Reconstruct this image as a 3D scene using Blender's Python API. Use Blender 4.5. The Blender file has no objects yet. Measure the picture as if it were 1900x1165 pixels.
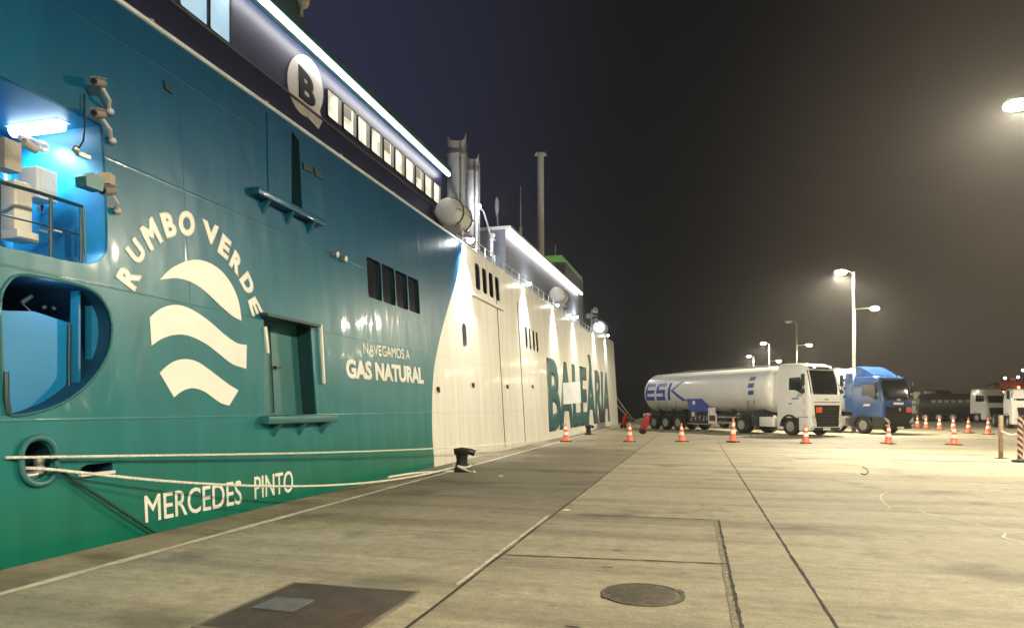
import bpy, bmesh, math, random
from mathutils import Vector, Matrix
random.seed(7)
S = bpy.context.scene
COL = S.collection
R = math.radians

# ------------------------------------------------------------------ camera
F_PX, CX, HY, VPX, EYE = 1250.0, 950.0, 757.0, 1285.0, 1.5
YAW = math.atan((VPX - CX) / F_PX)
cam = bpy.data.objects.new('camera', bpy.data.cameras.new('camera'))
COL.objects.link(cam)
cam.location = (0, 0, EYE)
cam.rotation_euler = (R(90), 0, YAW)
cam.data.sensor_width = 36
cam.data.lens = F_PX / 1900 * 36
cam.data.shift_y = (HY - 582.5) / 1900
cam.data.clip_start = 0.05
cam.data.clip_end = 6000
S.camera = cam

# ------------------------------------------------------------------ exposure
S.view_settings.view_transform = 'Standard'
S.view_settings.look = 'None'
S.view_settings.gamma = 1
S.view_settings.use_curve_mapping = False
S.view_settings.exposure = 0.2
S.cycles.use_denoising = True
S.cycles.max_bounces = 5
S.cycles.diffuse_bounces = 3
S.cycles.glossy_bounces = 3
S.cycles.sample_clamp_indirect = 4

# ------------------------------------------------------------------ world: night sky with town glow
W = bpy.data.worlds.new('World')
S.world = W
W.use_nodes = True
wt = W.node_tree
wt.nodes.clear()
def wn(t, **k):
    n = wt.nodes.new(t)
    for a, b in k.items(): setattr(n, a, b)
    return n
wo = wn('ShaderNodeOutputWorld'); wb = wn('ShaderNodeBackground')
tc = wn('ShaderNodeTexCoord')
def wdot(v):
    d = wn('ShaderNodeVectorMath', operation='DOT_PRODUCT')
    wt.links.new(tc.outputs['Generated'], d.inputs[0])
    d.inputs[1].default_value = Vector(v).normalized()
    return d.outputs['Value']
def wramp(val, a, b):
    m = wn('ShaderNodeMapRange', interpolation_type='SMOOTHSTEP')
    wt.links.new(val, m.inputs[0]); m.inputs[1].default_value = a; m.inputs[2].default_value = b
    return m.outputs[0]
def wmix(f, c1, c2):
    m = wn('ShaderNodeMix', data_type='RGBA')
    wt.links.new(f, m.inputs[0])
    for i, c in ((6, c1), (7, c2)):
        if isinstance(c, tuple): m.inputs[i].default_value = (*c, 1)
        else: wt.links.new(c, m.inputs[i])
    return m.outputs[2]
SKY_DARK, SKY_BLUE, SKY_BROWN = (.0080, .0074, .0072), (.022, .025, .048), (.060, .044, .030)
c1 = wmix(wramp(wdot((-.80, .62, .40)), .70, 1.0), SKY_DARK, SKY_BLUE)
c2 = wmix(wramp(wdot((.62, .78, .10)), .76, 1.03), c1, SKY_BROWN)
wt.links.new(c2, wb.inputs[0])
wb.inputs[1].default_value = 1.0
wt.links.new(wb.outputs[0], wo.inputs[0])

# ------------------------------------------------------------------ projection helpers (survey of the quay from the photograph)
FV = Vector((-math.sin(YAW), math.cos(YAW), 0)); RV = Vector((math.cos(YAW), math.sin(YAW), 0)); UV = Vector((0, 0, 1))
def ray(x, y): return FV + (x - CX) / F_PX * RV + (HY - y) / F_PX * UV
def gp(x, y, z=0.0):
    d = ray(x, y); t = (z - EYE) / d.z
    return Vector((0, 0, EYE)) + d * t
HX, LEAN = -6.75, 0.06
def hp(x, y, X=HX, L=LEAN):
    d = ray(x, y); t = (X - L * EYE) / (d.x + L * d.z)
    p = Vector((0, 0, EYE)) + d * t
    return (p.y, p.z)
def hullpt(Y, h, off=0.0): return Vector((HX - LEAN * h + off, Y, h))
def rail_h(Y): return 6.69 + .0045 * Y

# ------------------------------------------------------------------ materials
MATS = {}
def mat(name, col, rough=.5, metal=0.0, var=.12, scale=3.0, bump=0.0, bscale=20.0, emit=0.0, ecol=None, coat=0.0, stretch=None, spec=.5):
    if name in MATS: return MATS[name]
    m = bpy.data.materials.new(name); m.use_nodes = True
    t = m.node_tree; b = t.nodes['Principled BSDF']
    b.inputs['Roughness'].default_value = rough; b.inputs['Metallic'].default_value = metal
    b.inputs['Coat Weight'].default_value = coat; b.inputs['Coat Roughness'].default_value = .12
    b.inputs['Specular IOR Level'].default_value = spec
    geo = t.nodes.new('ShaderNodeTexCoord')
    mp = t.nodes.new('ShaderNodeMapping'); t.links.new(geo.outputs['Object'], mp.inputs[0])
    if stretch: mp.inputs['Scale'].default_value = stretch
    nz = t.nodes.new('ShaderNodeTexNoise'); nz.inputs['Scale'].default_value = scale; nz.inputs['Detail'].default_value = 6
    t.links.new(mp.outputs[0], nz.inputs['Vector'])
    mx = t.nodes.new('ShaderNodeMix'); mx.data_type = 'RGBA'
    mx.inputs[6].default_value = (*[max(0, c * (1 - var)) for c in col], 1)
    mx.inputs[7].default_value = (*[min(1, c * (1 + var)) for c in col], 1)
    mr = t.nodes.new('ShaderNodeMapRange'); mr.inputs[1].default_value = .3; mr.inputs[2].default_value = .7
    t.links.new(nz.outputs['Fac'], mr.inputs[0]); t.links.new(mr.outputs[0], mx.inputs[0])
    t.links.new(mx.outputs[2], b.inputs['Base Color'])
    if bump:
        n2 = t.nodes.new('ShaderNodeTexNoise'); n2.inputs['Scale'].default_value = bscale; n2.inputs['Detail'].default_value = 4
        t.links.new(mp.outputs[0], n2.inputs['Vector'])
        bp = t.nodes.new('ShaderNodeBump'); bp.inputs['Strength'].default_value = bump; bp.inputs['Distance'].default_value = .02
        t.links.new(n2.outputs['Fac'], bp.inputs['Height']); t.links.new(bp.outputs[0], b.inputs['Normal'])
    if emit:
        b.inputs['Emission Color'].default_value = (*(ecol or col), 1); b.inputs['Emission Strength'].default_value = emit
    MATS[name] = m
    return m

def nodes_of(m): return m.node_tree, m.node_tree.nodes, m.node_tree.links

def hull_paint(name, stops, rough=.3, grime=.10):
    """ship paint: colour by height (object z), welded plate seams and slight plate ripple"""
    m = bpy.data.materials.new(name); m.use_nodes = True
    t, N, L = nodes_of(m); b = N['Principled BSDF']
    b.inputs['Roughness'].default_value = rough
    b.inputs['Coat Weight'].default_value = .16; b.inputs['Coat Roughness'].default_value = .08; b.inputs['Specular IOR Level'].default_value = .32
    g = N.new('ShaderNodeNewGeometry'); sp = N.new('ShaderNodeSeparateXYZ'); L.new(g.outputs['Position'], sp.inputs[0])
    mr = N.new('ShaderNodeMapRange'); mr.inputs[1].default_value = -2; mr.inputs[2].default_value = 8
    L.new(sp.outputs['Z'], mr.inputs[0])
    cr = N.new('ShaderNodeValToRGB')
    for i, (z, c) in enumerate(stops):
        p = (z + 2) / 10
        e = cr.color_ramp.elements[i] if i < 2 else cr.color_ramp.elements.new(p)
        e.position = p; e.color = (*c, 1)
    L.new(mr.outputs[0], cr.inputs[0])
    # vertical streaks of run-off
    mp = N.new('ShaderNodeMapping'); mp.inputs['Scale'].default_value = (1, 2.2, .22); L.new(g.outputs['Position'], mp.inputs[0])
    nz = N.new('ShaderNodeTexNoise'); nz.inputs['Scale'].default_value = 1.3; nz.inputs['Detail'].default_value = 7; L.new(mp.outputs[0], nz.inputs['Vector'])
    k = N.new('ShaderNodeMapRange'); k.inputs[1].default_value = .35; k.inputs[2].default_value = .72; k.inputs[3].default_value = 1 + grime * .4; k.inputs[4].default_value = 1 - grime
    L.new(nz.outputs['Fac'], k.inputs[0])
    mu = N.new('ShaderNodeVectorMath'); mu.operation = 'SCALE'; L.new(cr.outputs[0], mu.inputs[0]); L.new(k.outputs[0], mu.inputs['Scale'])
    # plate seams: thin lines in Y and Z
    def line(sock, period, width, phase):
        a = N.new('ShaderNodeMath'); a.operation = 'ADD'; L.new(sock, a.inputs[0]); a.inputs[1].default_value = phase
        w = N.new('ShaderNodeMath'); w.operation = 'PINGPONG'; L.new(a.outputs[0], w.inputs[0]); w.inputs[1].default_value = period / 2
        c = N.new('ShaderNodeMapRange'); c.interpolation_type = 'SMOOTHSTEP'; L.new(w.outputs[0], c.inputs[0]); c.inputs[1].default_value = 0; c.inputs[2].default_value = width; c.inputs[3].default_value = 1; c.inputs[4].default_value = 0
        return c.outputs[0]
    l1 = line(sp.outputs['Z'], 1.62, .022, .25); l2 = line(sp.outputs['Y'], 2.9, .022, .62)
    mxm = N.new('ShaderNodeMath'); mxm.operation = 'MAXIMUM'; L.new(l1, mxm.inputs[0]); L.new(l2, mxm.inputs[1])
    rip = N.new('ShaderNodeTexNoise'); rip.inputs['Scale'].default_value = 1.1; rip.inputs['Detail'].default_value = 2
    mp2 = N.new('ShaderNodeMapping'); mp2.inputs['Scale'].default_value = (1, 1.7, .8); L.new(g.outputs['Position'], mp2.inputs[0]); L.new(mp2.outputs[0], rip.inputs['Vector'])
    h = N.new('ShaderNodeMath'); h.operation = 'MULTIPLY_ADD'; L.new(mxm.outputs[0], h.inputs[0]); h.inputs[1].default_value = .10; L.new(rip.outputs['Fac'], h.inputs[2])
    bp = N.new('ShaderNodeBump'); bp.inputs['Strength'].default_value = .34; bp.inputs['Distance'].default_value = .05
    L.new(h.outputs[0], bp.inputs['Height']); L.new(bp.outputs[0], b.inputs['Normal']); L.new(bp.outputs[0], b.inputs['Coat Normal'])
    dk = N.new('ShaderNodeMapRange'); L.new(mxm.outputs[0], dk.inputs[0]); dk.inputs[3].default_value = 1; dk.inputs[4].default_value = .86
    mu2 = N.new('ShaderNodeVectorMath'); mu2.operation = 'SCALE'; L.new(mu.outputs[0], mu2.inputs[0]); L.new(dk.outputs[0], mu2.inputs['Scale'])
    L.new(mu2.outputs[0], b.inputs['Base Color'])
    MATS[name] = m
    return m

def concrete(name, c_lo, c_hi, streak=(0.16, 1.0, 1), stain=.5, seed=0.0, patch=None):
    m = bpy.data.materials.new(name); m.use_nodes = True
    t, N, L = nodes_of(m); b = N['Principled BSDF']
    g = N.new('ShaderNodeNewGeometry')
    ad = N.new('ShaderNodeVectorMath'); ad.operation = 'ADD'; ad.inputs[1].default_value = (seed, seed * 1.7, 0); L.new(g.outputs['Position'], ad.inputs[0])
    def noise(scale, det, st=(1, 1, 1), rough=.6):
        mp = N.new('ShaderNodeMapping'); mp.inputs['Scale'].default_value = st; L.new(ad.outputs[0], mp.inputs[0])
        n = N.new('ShaderNodeTexNoise'); n.inputs['Scale'].default_value = scale; n.inputs['Detail'].default_value = det; n.inputs['Roughness'].default_value = rough
        L.new(mp.outputs[0], n.inputs['Vector']); return n.outputs['Fac']
    def rng(s, a, b_, c, d):
        r = N.new('ShaderNodeMapRange'); L.new(s, r.inputs[0])
        for i, v in enumerate((a, b_, c, d)): r.inputs[i + 1].default_value = v
        return r.outputs[0]
    big = noise(.35, 5); broom = noise(2.2, 6, streak); fine = noise(38, 3); spots = noise(3.1, 8, rough=.75); mott = noise(9.0, 6, (.6, 1, 1), .7); oil = noise(.75, 3, (1, 1, 1), .5); tyre = noise(.9, 5, (.10, 1.3, 1), .65)
    mx = N.new('ShaderNodeMix'); mx.data_type = 'RGBA'; mx.inputs[6].default_value = (*c_lo, 1); mx.inputs[7].default_value = (*c_hi, 1)
    av = N.new('ShaderNodeMath'); av.operation = 'MULTIPLY_ADD'; L.new(rng(broom, .3, .7, 0, 1), av.inputs[0]); av.inputs[1].default_value = .55; L.new(rng(big, .3, .7, 0, .45), av.inputs[2])
    L.new(av.outputs[0], mx.inputs[0])
    def mul(a, s):
        v = N.new('ShaderNodeVectorMath'); v.operation = 'SCALE'; L.new(a, v.inputs[0]); L.new(s, v.inputs['Scale']); return v.outputs[0]
    c = mul(mx.outputs[2], rng(fine, .25, .75, .74, 1.18))
    c = mul(c, rng(mott, .3, .7, .74, 1.18))
    c = mul(c, rng(oil, .58, .70, 1, .60))
    c = mul(c, rng(spots, .56, .75, 1, 1 - stain))
    c = mul(c, rng(tyre, .46, .70, 1, 1 - stain * .9))
    if patch:                                    # old darkened slab: worn, oily surface with ragged ends
        sp = N.new('ShaderNodeSeparateXYZ'); L.new(g.outputs['Position'], sp.inputs[0])
        ya = N.new('ShaderNodeMath'); ya.operation = 'MULTIPLY_ADD'; L.new(big, ya.inputs[0]); ya.inputs[1].default_value = 9.0; L.new(sp.outputs['Y'], ya.inputs[2])
        yb = N.new('ShaderNodeMath'); yb.operation = 'MULTIPLY_ADD'; L.new(broom, yb.inputs[0]); yb.inputs[1].default_value = 3.0; L.new(ya.outputs[0], yb.inputs[2])
        m1 = rng(yb.outputs[0], patch[0] + 6, patch[0] + 9.5, 0, 1); m2 = rng(yb.outputs[0], patch[1] + 4, patch[1] + 9, 1, 0)
        pm = N.new('ShaderNodeMath'); pm.operation = 'MULTIPLY'; L.new(m1, pm.inputs[0]); L.new(m2, pm.inputs[1])
        c = mul(c, rng(pm.outputs[0], 0, 1, 1, patch[2]))
    L.new(c, b.inputs['Base Color'])
    L.new(rng(broom, .3, .7, .62, .85), b.inputs['Roughness'])
    b.inputs['Specular IOR Level'].default_value = .35
    hsum = N.new('ShaderNodeMath'); hsum.operation = 'MULTIPLY_ADD'; L.new(fine, hsum.inputs[0]); hsum.inputs[1].default_value = .35; L.new(spots, hsum.inputs[2])
    bp = N.new('ShaderNodeBump'); bp.inputs['Strength'].default_value = .35; bp.inputs['Distance'].default_value = .02
    L.new(hsum.outputs[0], bp.inputs['Height']); L.new(bp.outputs[0], b.inputs['Normal'])
    MATS[name] = m
    return m

TEAL = hull_paint('teal_hull_paint', grime=.17, stops=[(-2, (.002, .14, .085)), (.30, (.004, .15, .10)), (1.1, (.012, .165, .175)), (3.2, (.010, .140, .185)), (4.8, (.004, .085, .165)), (8, (.001, .045, .140))], rough=.34)  # green-to-blue livery; upper stops also darkened for lamp light falling off
CREAM = hull_paint('white_hull_paint', [(-2, (.66, .63, .54)), (0, (.72, .69, .60)), (3, (.76, .73, .66)), (8, (.78, .77, .73))], rough=.36, grime=.14)
NAVY = mat('navy_paint', (.022, .026, .085), .38, var=.1, bump=.06, bscale=1.5)
DECK_M = mat('deck_paint', (.10, .12, .12), .7)
WHITE = mat('white_paint', (.72, .72, .70), .35, var=.06, bump=.03, bscale=4)
LETTER = mat('cream_letter_paint', (.82, .79, .72), .4, var=.05)
TEAL_L = mat('teal_letter_paint', (.008, .075, .085), .4, var=.12)
TRIM = mat('teal_trim_paint', (.030, .14, .145), .4, var=.1, bump=.05)
DARKTEAL = mat('dark_teal_paint', (.006, .035, .045), .45)
GLASS_D = mat('dark_window_glass', (.010, .013, .022), .08, var=.05, spec=.7)
STEEL = mat('galvanised_steel', (.45, .45, .44), .42, .7, var=.18, scale=6, bump=.05)
GREYM = mat('grey_paint', (.40, .40, .41), .45, var=.08)
BLACK = mat('black_paint', (.012, .012, .013), .45, var=.2, bump=.15, bscale=14)
RUBBER = mat('tyre_rubber', (.016, .016, .017), .8, var=.25, bump=.2, bscale=30)
DARK = mat('chassis_black', (.022, .022, .024), .55, var=.3)
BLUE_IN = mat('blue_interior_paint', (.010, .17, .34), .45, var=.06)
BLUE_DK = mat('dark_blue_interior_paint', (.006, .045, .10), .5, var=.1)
ROPE_M = mat('mooring_rope_fibre', (.74, .71, .62), .85, var=.25, scale=30, bump=.6, bscale=60)
LED = mat('led_strip_light', (1, .97, .92), .4, emit=12.0, ecol=(1, .95, .88))
FLOOD = mat('floodlight_lens', (1, 1, 1), .3, emit=60.0, ecol=(1, .98, .93))
SODIUM = mat('sodium_lamp_lens', (1, .9, .6), .3, emit=320.0, ecol=(1, .86, .50))
FLUO = mat('fluorescent_tube', (1, 1, 1), .3, emit=9.0, ecol=(.80, .93, 1))
CONC_A = concrete('quay_apron_concrete', (.275, .243, .170), (.43, .383, .270), stain=.50, seed=3.0, patch=(7.5, 25.0, .56))
CONC_B = concrete('yard_concrete', (.265, .235, .165), (.425, .382, .275), stain=.56, seed=11.0)
CONC_C = concrete('coping_concrete', (.20, .172, .115), (.37, .325, .22), streak=(1, .3, 1), stain=.55, seed=23.0)
JOINT = mat('joint_sealant', (.030, .026, .020), .9, var=.4, scale=12, bump=.4)
LINE_P = mat('worn_line_paint', (.58, .54, .44), .7, var=.25, scale=9, bump=.2)
WATER_M = mat('harbour_water', (.004, .014, .014), .06, bump=.5, bscale=1.2)
IRON = mat('cast_iron', (.10, .088, .066), .7, .2, var=.3, scale=14, bump=.35, bscale=40)
RUST = mat('rusty_steel_plate', (.075, .056, .042), .62, .3, var=.3, scale=5, bump=.25, bscale=35)
ORANGE = mat('cone_orange_plastic', (.80, .17, .08), .45, var=.12)
REFL = mat('reflective_white_band', (.82, .80, .74), .35, var=.08)
RED = mat('red_enamel', (.42, .014, .012), .35, var=.12)
PLATE_OR = mat('hazard_plate_orange', (.75, .10, .03), .4, var=.08)
CABW = mat('cab_white_paint', (.87, .865, .85), .25, var=.03, coat=.5)
CABB = mat('cab_blue_paint', (.024, .080, .26), .25, var=.06, coat=.5)
TANKW = mat('tank_white_paint', (.88, .875, .86), .32, var=.05, scale=1.2, coat=.3)
LOGOB = mat('logo_blue', (.035, .06, .34), .35, var=.05)
LOGOG = mat('logo_grey_blue', (.20, .24, .40), .35, var=.05)
WIND = mat('windscreen_glass', (.008, .009, .010), .07, var=.05, spec=.35)
RIM = mat('wheel_rim', (.42, .42, .41), .4, .6, var=.15)
LAMPG = mat('headlamp_glass', (.60, .60, .62), .12, var=.1)

# ------------------------------------------------------------------ mesh helpers
class MB:
    def __init__(s): s.b = bmesh.new()
    def box(s, c, size, rot=None, bev=0.0):
        M = Matrix.Translation(Vector(c))
        if rot is not None: M = M @ (rot.to_4x4() if not isinstance(rot, (tuple, list)) else (Matrix.Rotation(rot[2], 4, 'Z') @ Matrix.Rotation(rot[1], 4, 'Y') @ Matrix.Rotation(rot[0], 4, 'X')))
        r = bmesh.ops.create_cube(s.b, size=1.0, matrix=M @ Matrix.Diagonal((*size, 1)))
        if bev:
            es = list({e for v in r['verts'] for e in v.link_edges})
            bmesh.ops.bevel(s.b, geom=es, offset=bev, segments=2, affect='EDGES', profile=.5)
        return s
    def cyl(s, p0, p1, r0, r1=None, n=16, caps=True):
        p0, p1 = Vector(p0), Vector(p1); r1 = r0 if r1 is None else r1
        d = p1 - p0; M = Matrix.Translation((p0 + p1) / 2) @ d.to_track_quat('Z', 'Y').to_matrix().to_4x4()
        bmesh.ops.create_cone(s.b, cap_ends=caps, segments=n, radius1=r0, radius2=r1, depth=d.length, matrix=M)
        return s
    def ball(s, c, r, u=18, v=12, scale=(1, 1, 1)):
        bmesh.ops.create_uvsphere(s.b, u_segments=u, v_segments=v, radius=r, matrix=Matrix.Translation(Vector(c)) @ Matrix.Diagonal((*scale, 1)))
        return s
    def lathe(s, prof, o=(0, 0, 0), axis='Z', n=28, close=False):
        """prof: list of (radius, along-axis)"""
        o = Vector(o); rings = []
        for r, a in prof:
            ring = []
            for k in range(n):
                t = 2 * math.pi * k / n; c, d = r * math.cos(t), r * math.sin(t)
                p = {'Z': (c, d, a), 'X': (a, c, d), 'Y': (c, a, d)}[axis]
                ring.append(s.b.verts.new(o + Vector(p)))
            rings.append(ring)
        pairs = list(zip(rings, rings[1:]))
        if close: pairs.append((rings[-1], rings[0]))
        for A, B in pairs:
            for k in range(n):
                s.b.faces.new((A[k], A[(k + 1) % n], B[(k + 1) % n], B[k]))
        if not close:
            for ring in (rings[0], rings[-1]):
                try: s.b.faces.new(ring)
                except ValueError: pass
        return s
    def prism(s, pts, vec):
        """pts: 3-D polygon, extruded by vec"""
        vec = Vector(vec); A = [s.b.verts.new(Vector(p)) for p in pts]; B = [s.b.verts.new(Vector(p) + vec) for p in pts]
        s.b.faces.new(A); s.b.faces.new(B[::-1]); n = len(A)
        for k in range(n): s.b.faces.new((A[k], B[k], B[(k + 1) % n], A[(k + 1) % n]))
        return s
    def quad(s, pts):
        s.b.faces.new([s.b.verts.new(Vector(p)) for p in pts]); return s
    def tube(s, pts, r, n=8):
        pts = [Vector(p) for p in pts]; rings = []
        for i, p in enumerate(pts):
            d = (pts[min(i + 1, len(pts) - 1)] - pts[max(i - 1, 0)]).normalized()
            q = d.to_track_quat('Z', 'Y'); rr = r(i / (len(pts) - 1)) if callable(r) else r
            rings.append([s.b.verts.new(p + q @ Vector((rr * math.cos(2 * math.pi * k / n), rr * math.sin(2 * math.pi * k / n), 0))) for k in range(n)])
        for A, B in zip(rings, rings[1:]):
            # align the rings so that the tube does not twist
            off = min(range(n), key=lambda o: (A[0].co - B[o].co).length)
            B[:] = B[off:] + B[:off]
            for k in range(n): s.b.faces.new((A[k], A[(k + 1) % n], B[(k + 1) % n], B[k]))
        s.b.faces.new(rings[0][::-1]); s.b.faces.new(rings[-1])
        return s
    def loft(s, rings, closed=True, caps=True):
        V = [[s.b.verts.new(Vector(p)) for p in r] for r in rings]; n = len(V[0])
        for A, B in zip(V, V[1:]):
            for k in range(n if closed else n - 1):
                s.b.faces.new((A[k], A[(k + 1) % n], B[(k + 1) % n], B[k]))
        if caps and closed:
            s.b.faces.new(V[0][::-1]); s.b.faces.new(V[-1])
        return s
    def addmesh(s, me, fn=None):
        if fn:
            for v in me.vertices: v.co = fn(v.co)
        s.b.from_mesh(me); bpy.data.meshes.remove(me); return s
    def build(s, name, m, parent=None, world=False, smooth=True, ang=35):
        b = s.b
        if world and parent is not None:
            o = root_loc(parent)
            for v in b.verts: v.co -= o
        bmesh.ops.remove_doubles(b, verts=b.verts, dist=1e-5)
        bmesh.ops.recalc_face_normals(b, faces=b.faces)
        if smooth:
            for f in b.faces: f.smooth = True
            lim = R(ang)
            for e in b.edges:
                e.smooth = len(e.link_faces) == 2 and e.calc_face_angle(0) < lim
        me = bpy.data.meshes.new(name); b.to_mesh(me); b.free()
        me.materials.append(m)
        ob = bpy.data.objects.new(name, me); COL.objects.link(ob)
        if parent is not None: ob.parent = parent
        return ob

def root_loc(o):
    v = Vector((0, 0, 0))
    while o is not None:
        v += o.location; o = o.parent
    return v
def tag(o, label, cat, group=None):
    o['label'] = label; o['category'] = cat
    if group: o['group'] = group
    return o
def thing(name, label, cat, loc=(0, 0, 0), rz=0.0, group=None):
    o = bpy.data.objects.new(name, None); COL.objects.link(o); o.location = loc; o.rotation_euler = (0, 0, rz); o.empty_display_size = .3
    return tag(o, label, cat, group)
def struct(o, kind='structure'):
    o['kind'] = kind; return o
KIDS = {}
def children(o): return [c for c in bpy.data.objects if c.parent == o]
def copy_tree(o, parent=None):
    c = o.copy(); COL.objects.link(c)
    if parent is not None: c.parent = parent
    for ch in children(o): copy_tree(ch, c)
    return c
def lamp(name, kind, loc, parent, power, col, size=.2, target=None, cone=None, blend=.5, world=True):
    l = bpy.data.lights.new(name, kind); l.energy = power; l.color = col
    if kind == 'SPOT':
        l.spot_size = cone or R(150); l.spot_blend = blend; l.shadow_soft_size = size
    elif kind == 'POINT': l.shadow_soft_size = size
    o = bpy.data.objects.new(name, l); COL.objects.link(o)
    p = Vector(loc) - (root_loc(parent) if (parent is not None and world) else Vector((0, 0, 0)))
    o.location = p
    if target is not None:
        o.rotation_euler = (Vector(target) - Vector(loc)).to_track_quat('-Z', 'Y').to_euler()
    if parent is not None: o.parent = parent
    return o

def text_mesh(body, bold=0.0, ext=.5):
    c = bpy.data.curves.new('t', 'FONT'); c.body = body; c.size = 1; c.bevel_depth = bold; c.bevel_resolution = 0; c.extrude = ext; c.resolution_u = 4
    o = bpy.data.objects.new('t', c); COL.objects.link(o)
    bpy.context.view_layer.update()
    me = bpy.data.meshes.new_from_object(o)
    bpy.data.objects.remove(o); bpy.data.curves.remove(c)
    xs = [v.co.x for v in me.vertices]; ys = [v.co.y for v in me.vertices]
    x0, x1, y0, y1 = min(xs), max(xs), min(ys), max(ys)
    for v in me.vertices: v.co = ((v.co.x - x0) / (x1 - x0), (v.co.y - y0) / (y1 - y0), v.co.z / (2 * (ext + bold)))
    return me                                        # u, v in 0..1, w in -.5..+.5
def fill2d(outlines, ext):
    c = bpy.data.curves.new('f', 'CURVE'); c.dimensions = '2D'; c.fill_mode = 'BOTH'; c.extrude = ext / 2
    for pts in outlines:
        sp = c.splines.new('POLY'); sp.points.add(len(pts) - 1); sp.use_cyclic_u = True
        for p, q in zip(sp.points, pts): p.co = (q[0], q[1], 0, 1)
    o = bpy.data.objects.new('f', c); COL.objects.link(o)
    bpy.context.view_layer.update()
    me = bpy.data.meshes.new_from_object(o)
    bpy.data.objects.remove(o); bpy.data.curves.remove(c)
    return me
def smooth_closed(pts, k=6):
    """closed Catmull-Rom through pts"""
    out = []; n = len(pts)
    for i in range(n):
        p0, p1, p2, p3 = (Vector(pts[(i + j - 1) % n]) for j in range(4))
        for s in range(k):
            t = s / k
            out.append(tuple(.5 * ((2 * p1) + (p2 - p0) * t + (2 * p0 - 5 * p1 + 4 * p2 - p3) * t * t + (3 * p1 - p0 - 3 * p2 + p3) * t ** 3)))
    return out
def smooth_open(pts, k=6):
    out = []; n = len(pts)
    for i in range(n - 1):
        p0, p1, p2, p3 = (Vector(pts[min(max(i + j - 1, 0), n - 1)]) for j in range(4))
        for s in range(k):
            t = s / k
            out.append(tuple(.5 * ((2 * p1) + (p2 - p0) * t + (2 * p0 - 5 * p1 + 4 * p2 - p3) * t * t + (3 * p1 - p0 - 3 * p2 + p3) * t ** 3)))
    out.append(tuple(pts[-1]))
    return out
def rrect(x0, x1, y0, y1, r, n=5):
    out = []
    for cx, cy, a0 in ((x1 - r, y0 + r, -90), (x1 - r, y1 - r, 0), (x0 + r, y1 - r, 90), (x0 + r, y0 + r, 180)):
        for k in range(n + 1):
            a = R(a0 + 90 * k / n); out.append((cx + r * math.cos(a), cy + r * math.sin(a)))
    return out

# ================================================================== SETTING
QX0, QSL = -6.13, -.0145                      # quay edge X at Y=0 and its drift
def qedge(Y): return QX0 + QSL * Y
def sheet(name, pts, m, z=0.0, kind='structure'):
    o = MB().quad([(x, y, z) for x, y in pts]).build(name, m, smooth=False)
    return struct(o, kind)
Y0, Y1, XE = -60, 460, 380
coping_w = .72
# quay body: one big block of concrete, its top is the yard
b = MB()
b.quad([(-1.88, Y0, 0), (XE, Y0, 0), (XE, Y1, 0), (-1.88, Y1, 0)])
struct(b.build('ground', CONC_B, smooth=False))
b = MB()
b.quad([(qedge(Y0) + coping_w, Y0, 0), (-1.88, Y0, 0), (-1.88, Y1, 0), (qedge(130) + coping_w, 130, 0), (qedge(130) + coping_w, 130.01, 0)])
struct(b.build('quay_apron', CONC_A, smooth=False))
b = MB()
b.quad([(qedge(Y0), Y0, .0), (qedge(Y0) + coping_w, Y0, 0), (qedge(130) + coping_w, 130, 0), (qedge(130), 130, 0)])
b.quad([(qedge(Y0), Y0, 0), (qedge(130), 130, 0), (qedge(130), 130, -4), (qedge(Y0), Y0, -4)])
b.quad([(qedge(130), 130, 0), (-1.88, Y1, 0), (-1.88, Y1, -4), (qedge(130), 130, -4)])
struct(b.build('quay_coping', CONC_C, smooth=False))
sheet('water', [(-300, Y0), (-2, Y0), (-2, Y1), (-300, Y1)], WATER_M, -2.2)

def wobble_strip(name, p0, p1, w, m, z, seg=40, amp=.012, wv=.3):
    rr = random.Random(hash((p0, p1)) & 1023)
    p0, p1 = Vector((*p0, 0)), Vector((*p1, 0)); d = (p1 - p0); nrm = Vector((-d.y, d.x, 0)).normalized()
    b = MB(); L_, R_ = [], []
    for i in range(seg + 1):
        c = p0 + d * (i / seg) + nrm * rr.uniform(-amp, amp); ww = w * (1 + rr.uniform(-wv, wv)) / 2
        L_.append(b.b.verts.new((c.x + nrm.x * ww, c.y + nrm.y * ww, z))); R_.append(b.b.verts.new((c.x - nrm.x * ww, c.y - nrm.y * ww, z)))
    for i in range(seg): b.b.faces.new((R_[i], R_[i + 1], L_[i + 1], L_[i]))
    return struct(b.build(name, m, smooth=False))
# painted line along the coping, slab joints, drain channel
wobble_strip('edge_line_marking', (qedge(-5) + .80, -5), (qedge(70) + .80, 70), .095, LINE_P, .004, 260, .006, .35)
wobble_strip('slab_joint', (-1.88, -4), (-1.9, 60), .030, JOINT, .004, 160, .006, .4)
wobble_strip('joint_line_paint', (-1.93, 5.4), (-1.94, 9.2), .028, LINE_P, .006, 60, .003, .5)
wobble_strip('slab_joint', (.94, 2.0), (1.1, 32), .022, JOINT, .004, 260, .004, .6)
wobble_strip('slab_joint', (-1.85, 6.63), (.30, 6.80), .030, JOINT, .006, 30, .004, .4)
wobble_strip('slab_joint', (-1.6, 9.40), (.31, 9.43), .030, JOINT, .006, 30, .004, .5)
wobble_strip('drain_channel', (.32, 2.0), (.335, 9.42), .026, JOINT, .006, 90, .004, .5)
wobble_strip('drain_edge', (.285, 2.0), (.30, 9.42), .05, mat('rubble_mortar', (.20, .175, .125), .9, var=.5, scale=22, bump=.4, bscale=45), .004, 160, .003, .3)
for yy in (15.5, 23.0, 29.5):
    wobble_strip('slab_joint', (-5.6, yy), (-1.9, yy + .02), .02, JOINT, .004, 30, .006, .6)
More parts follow.
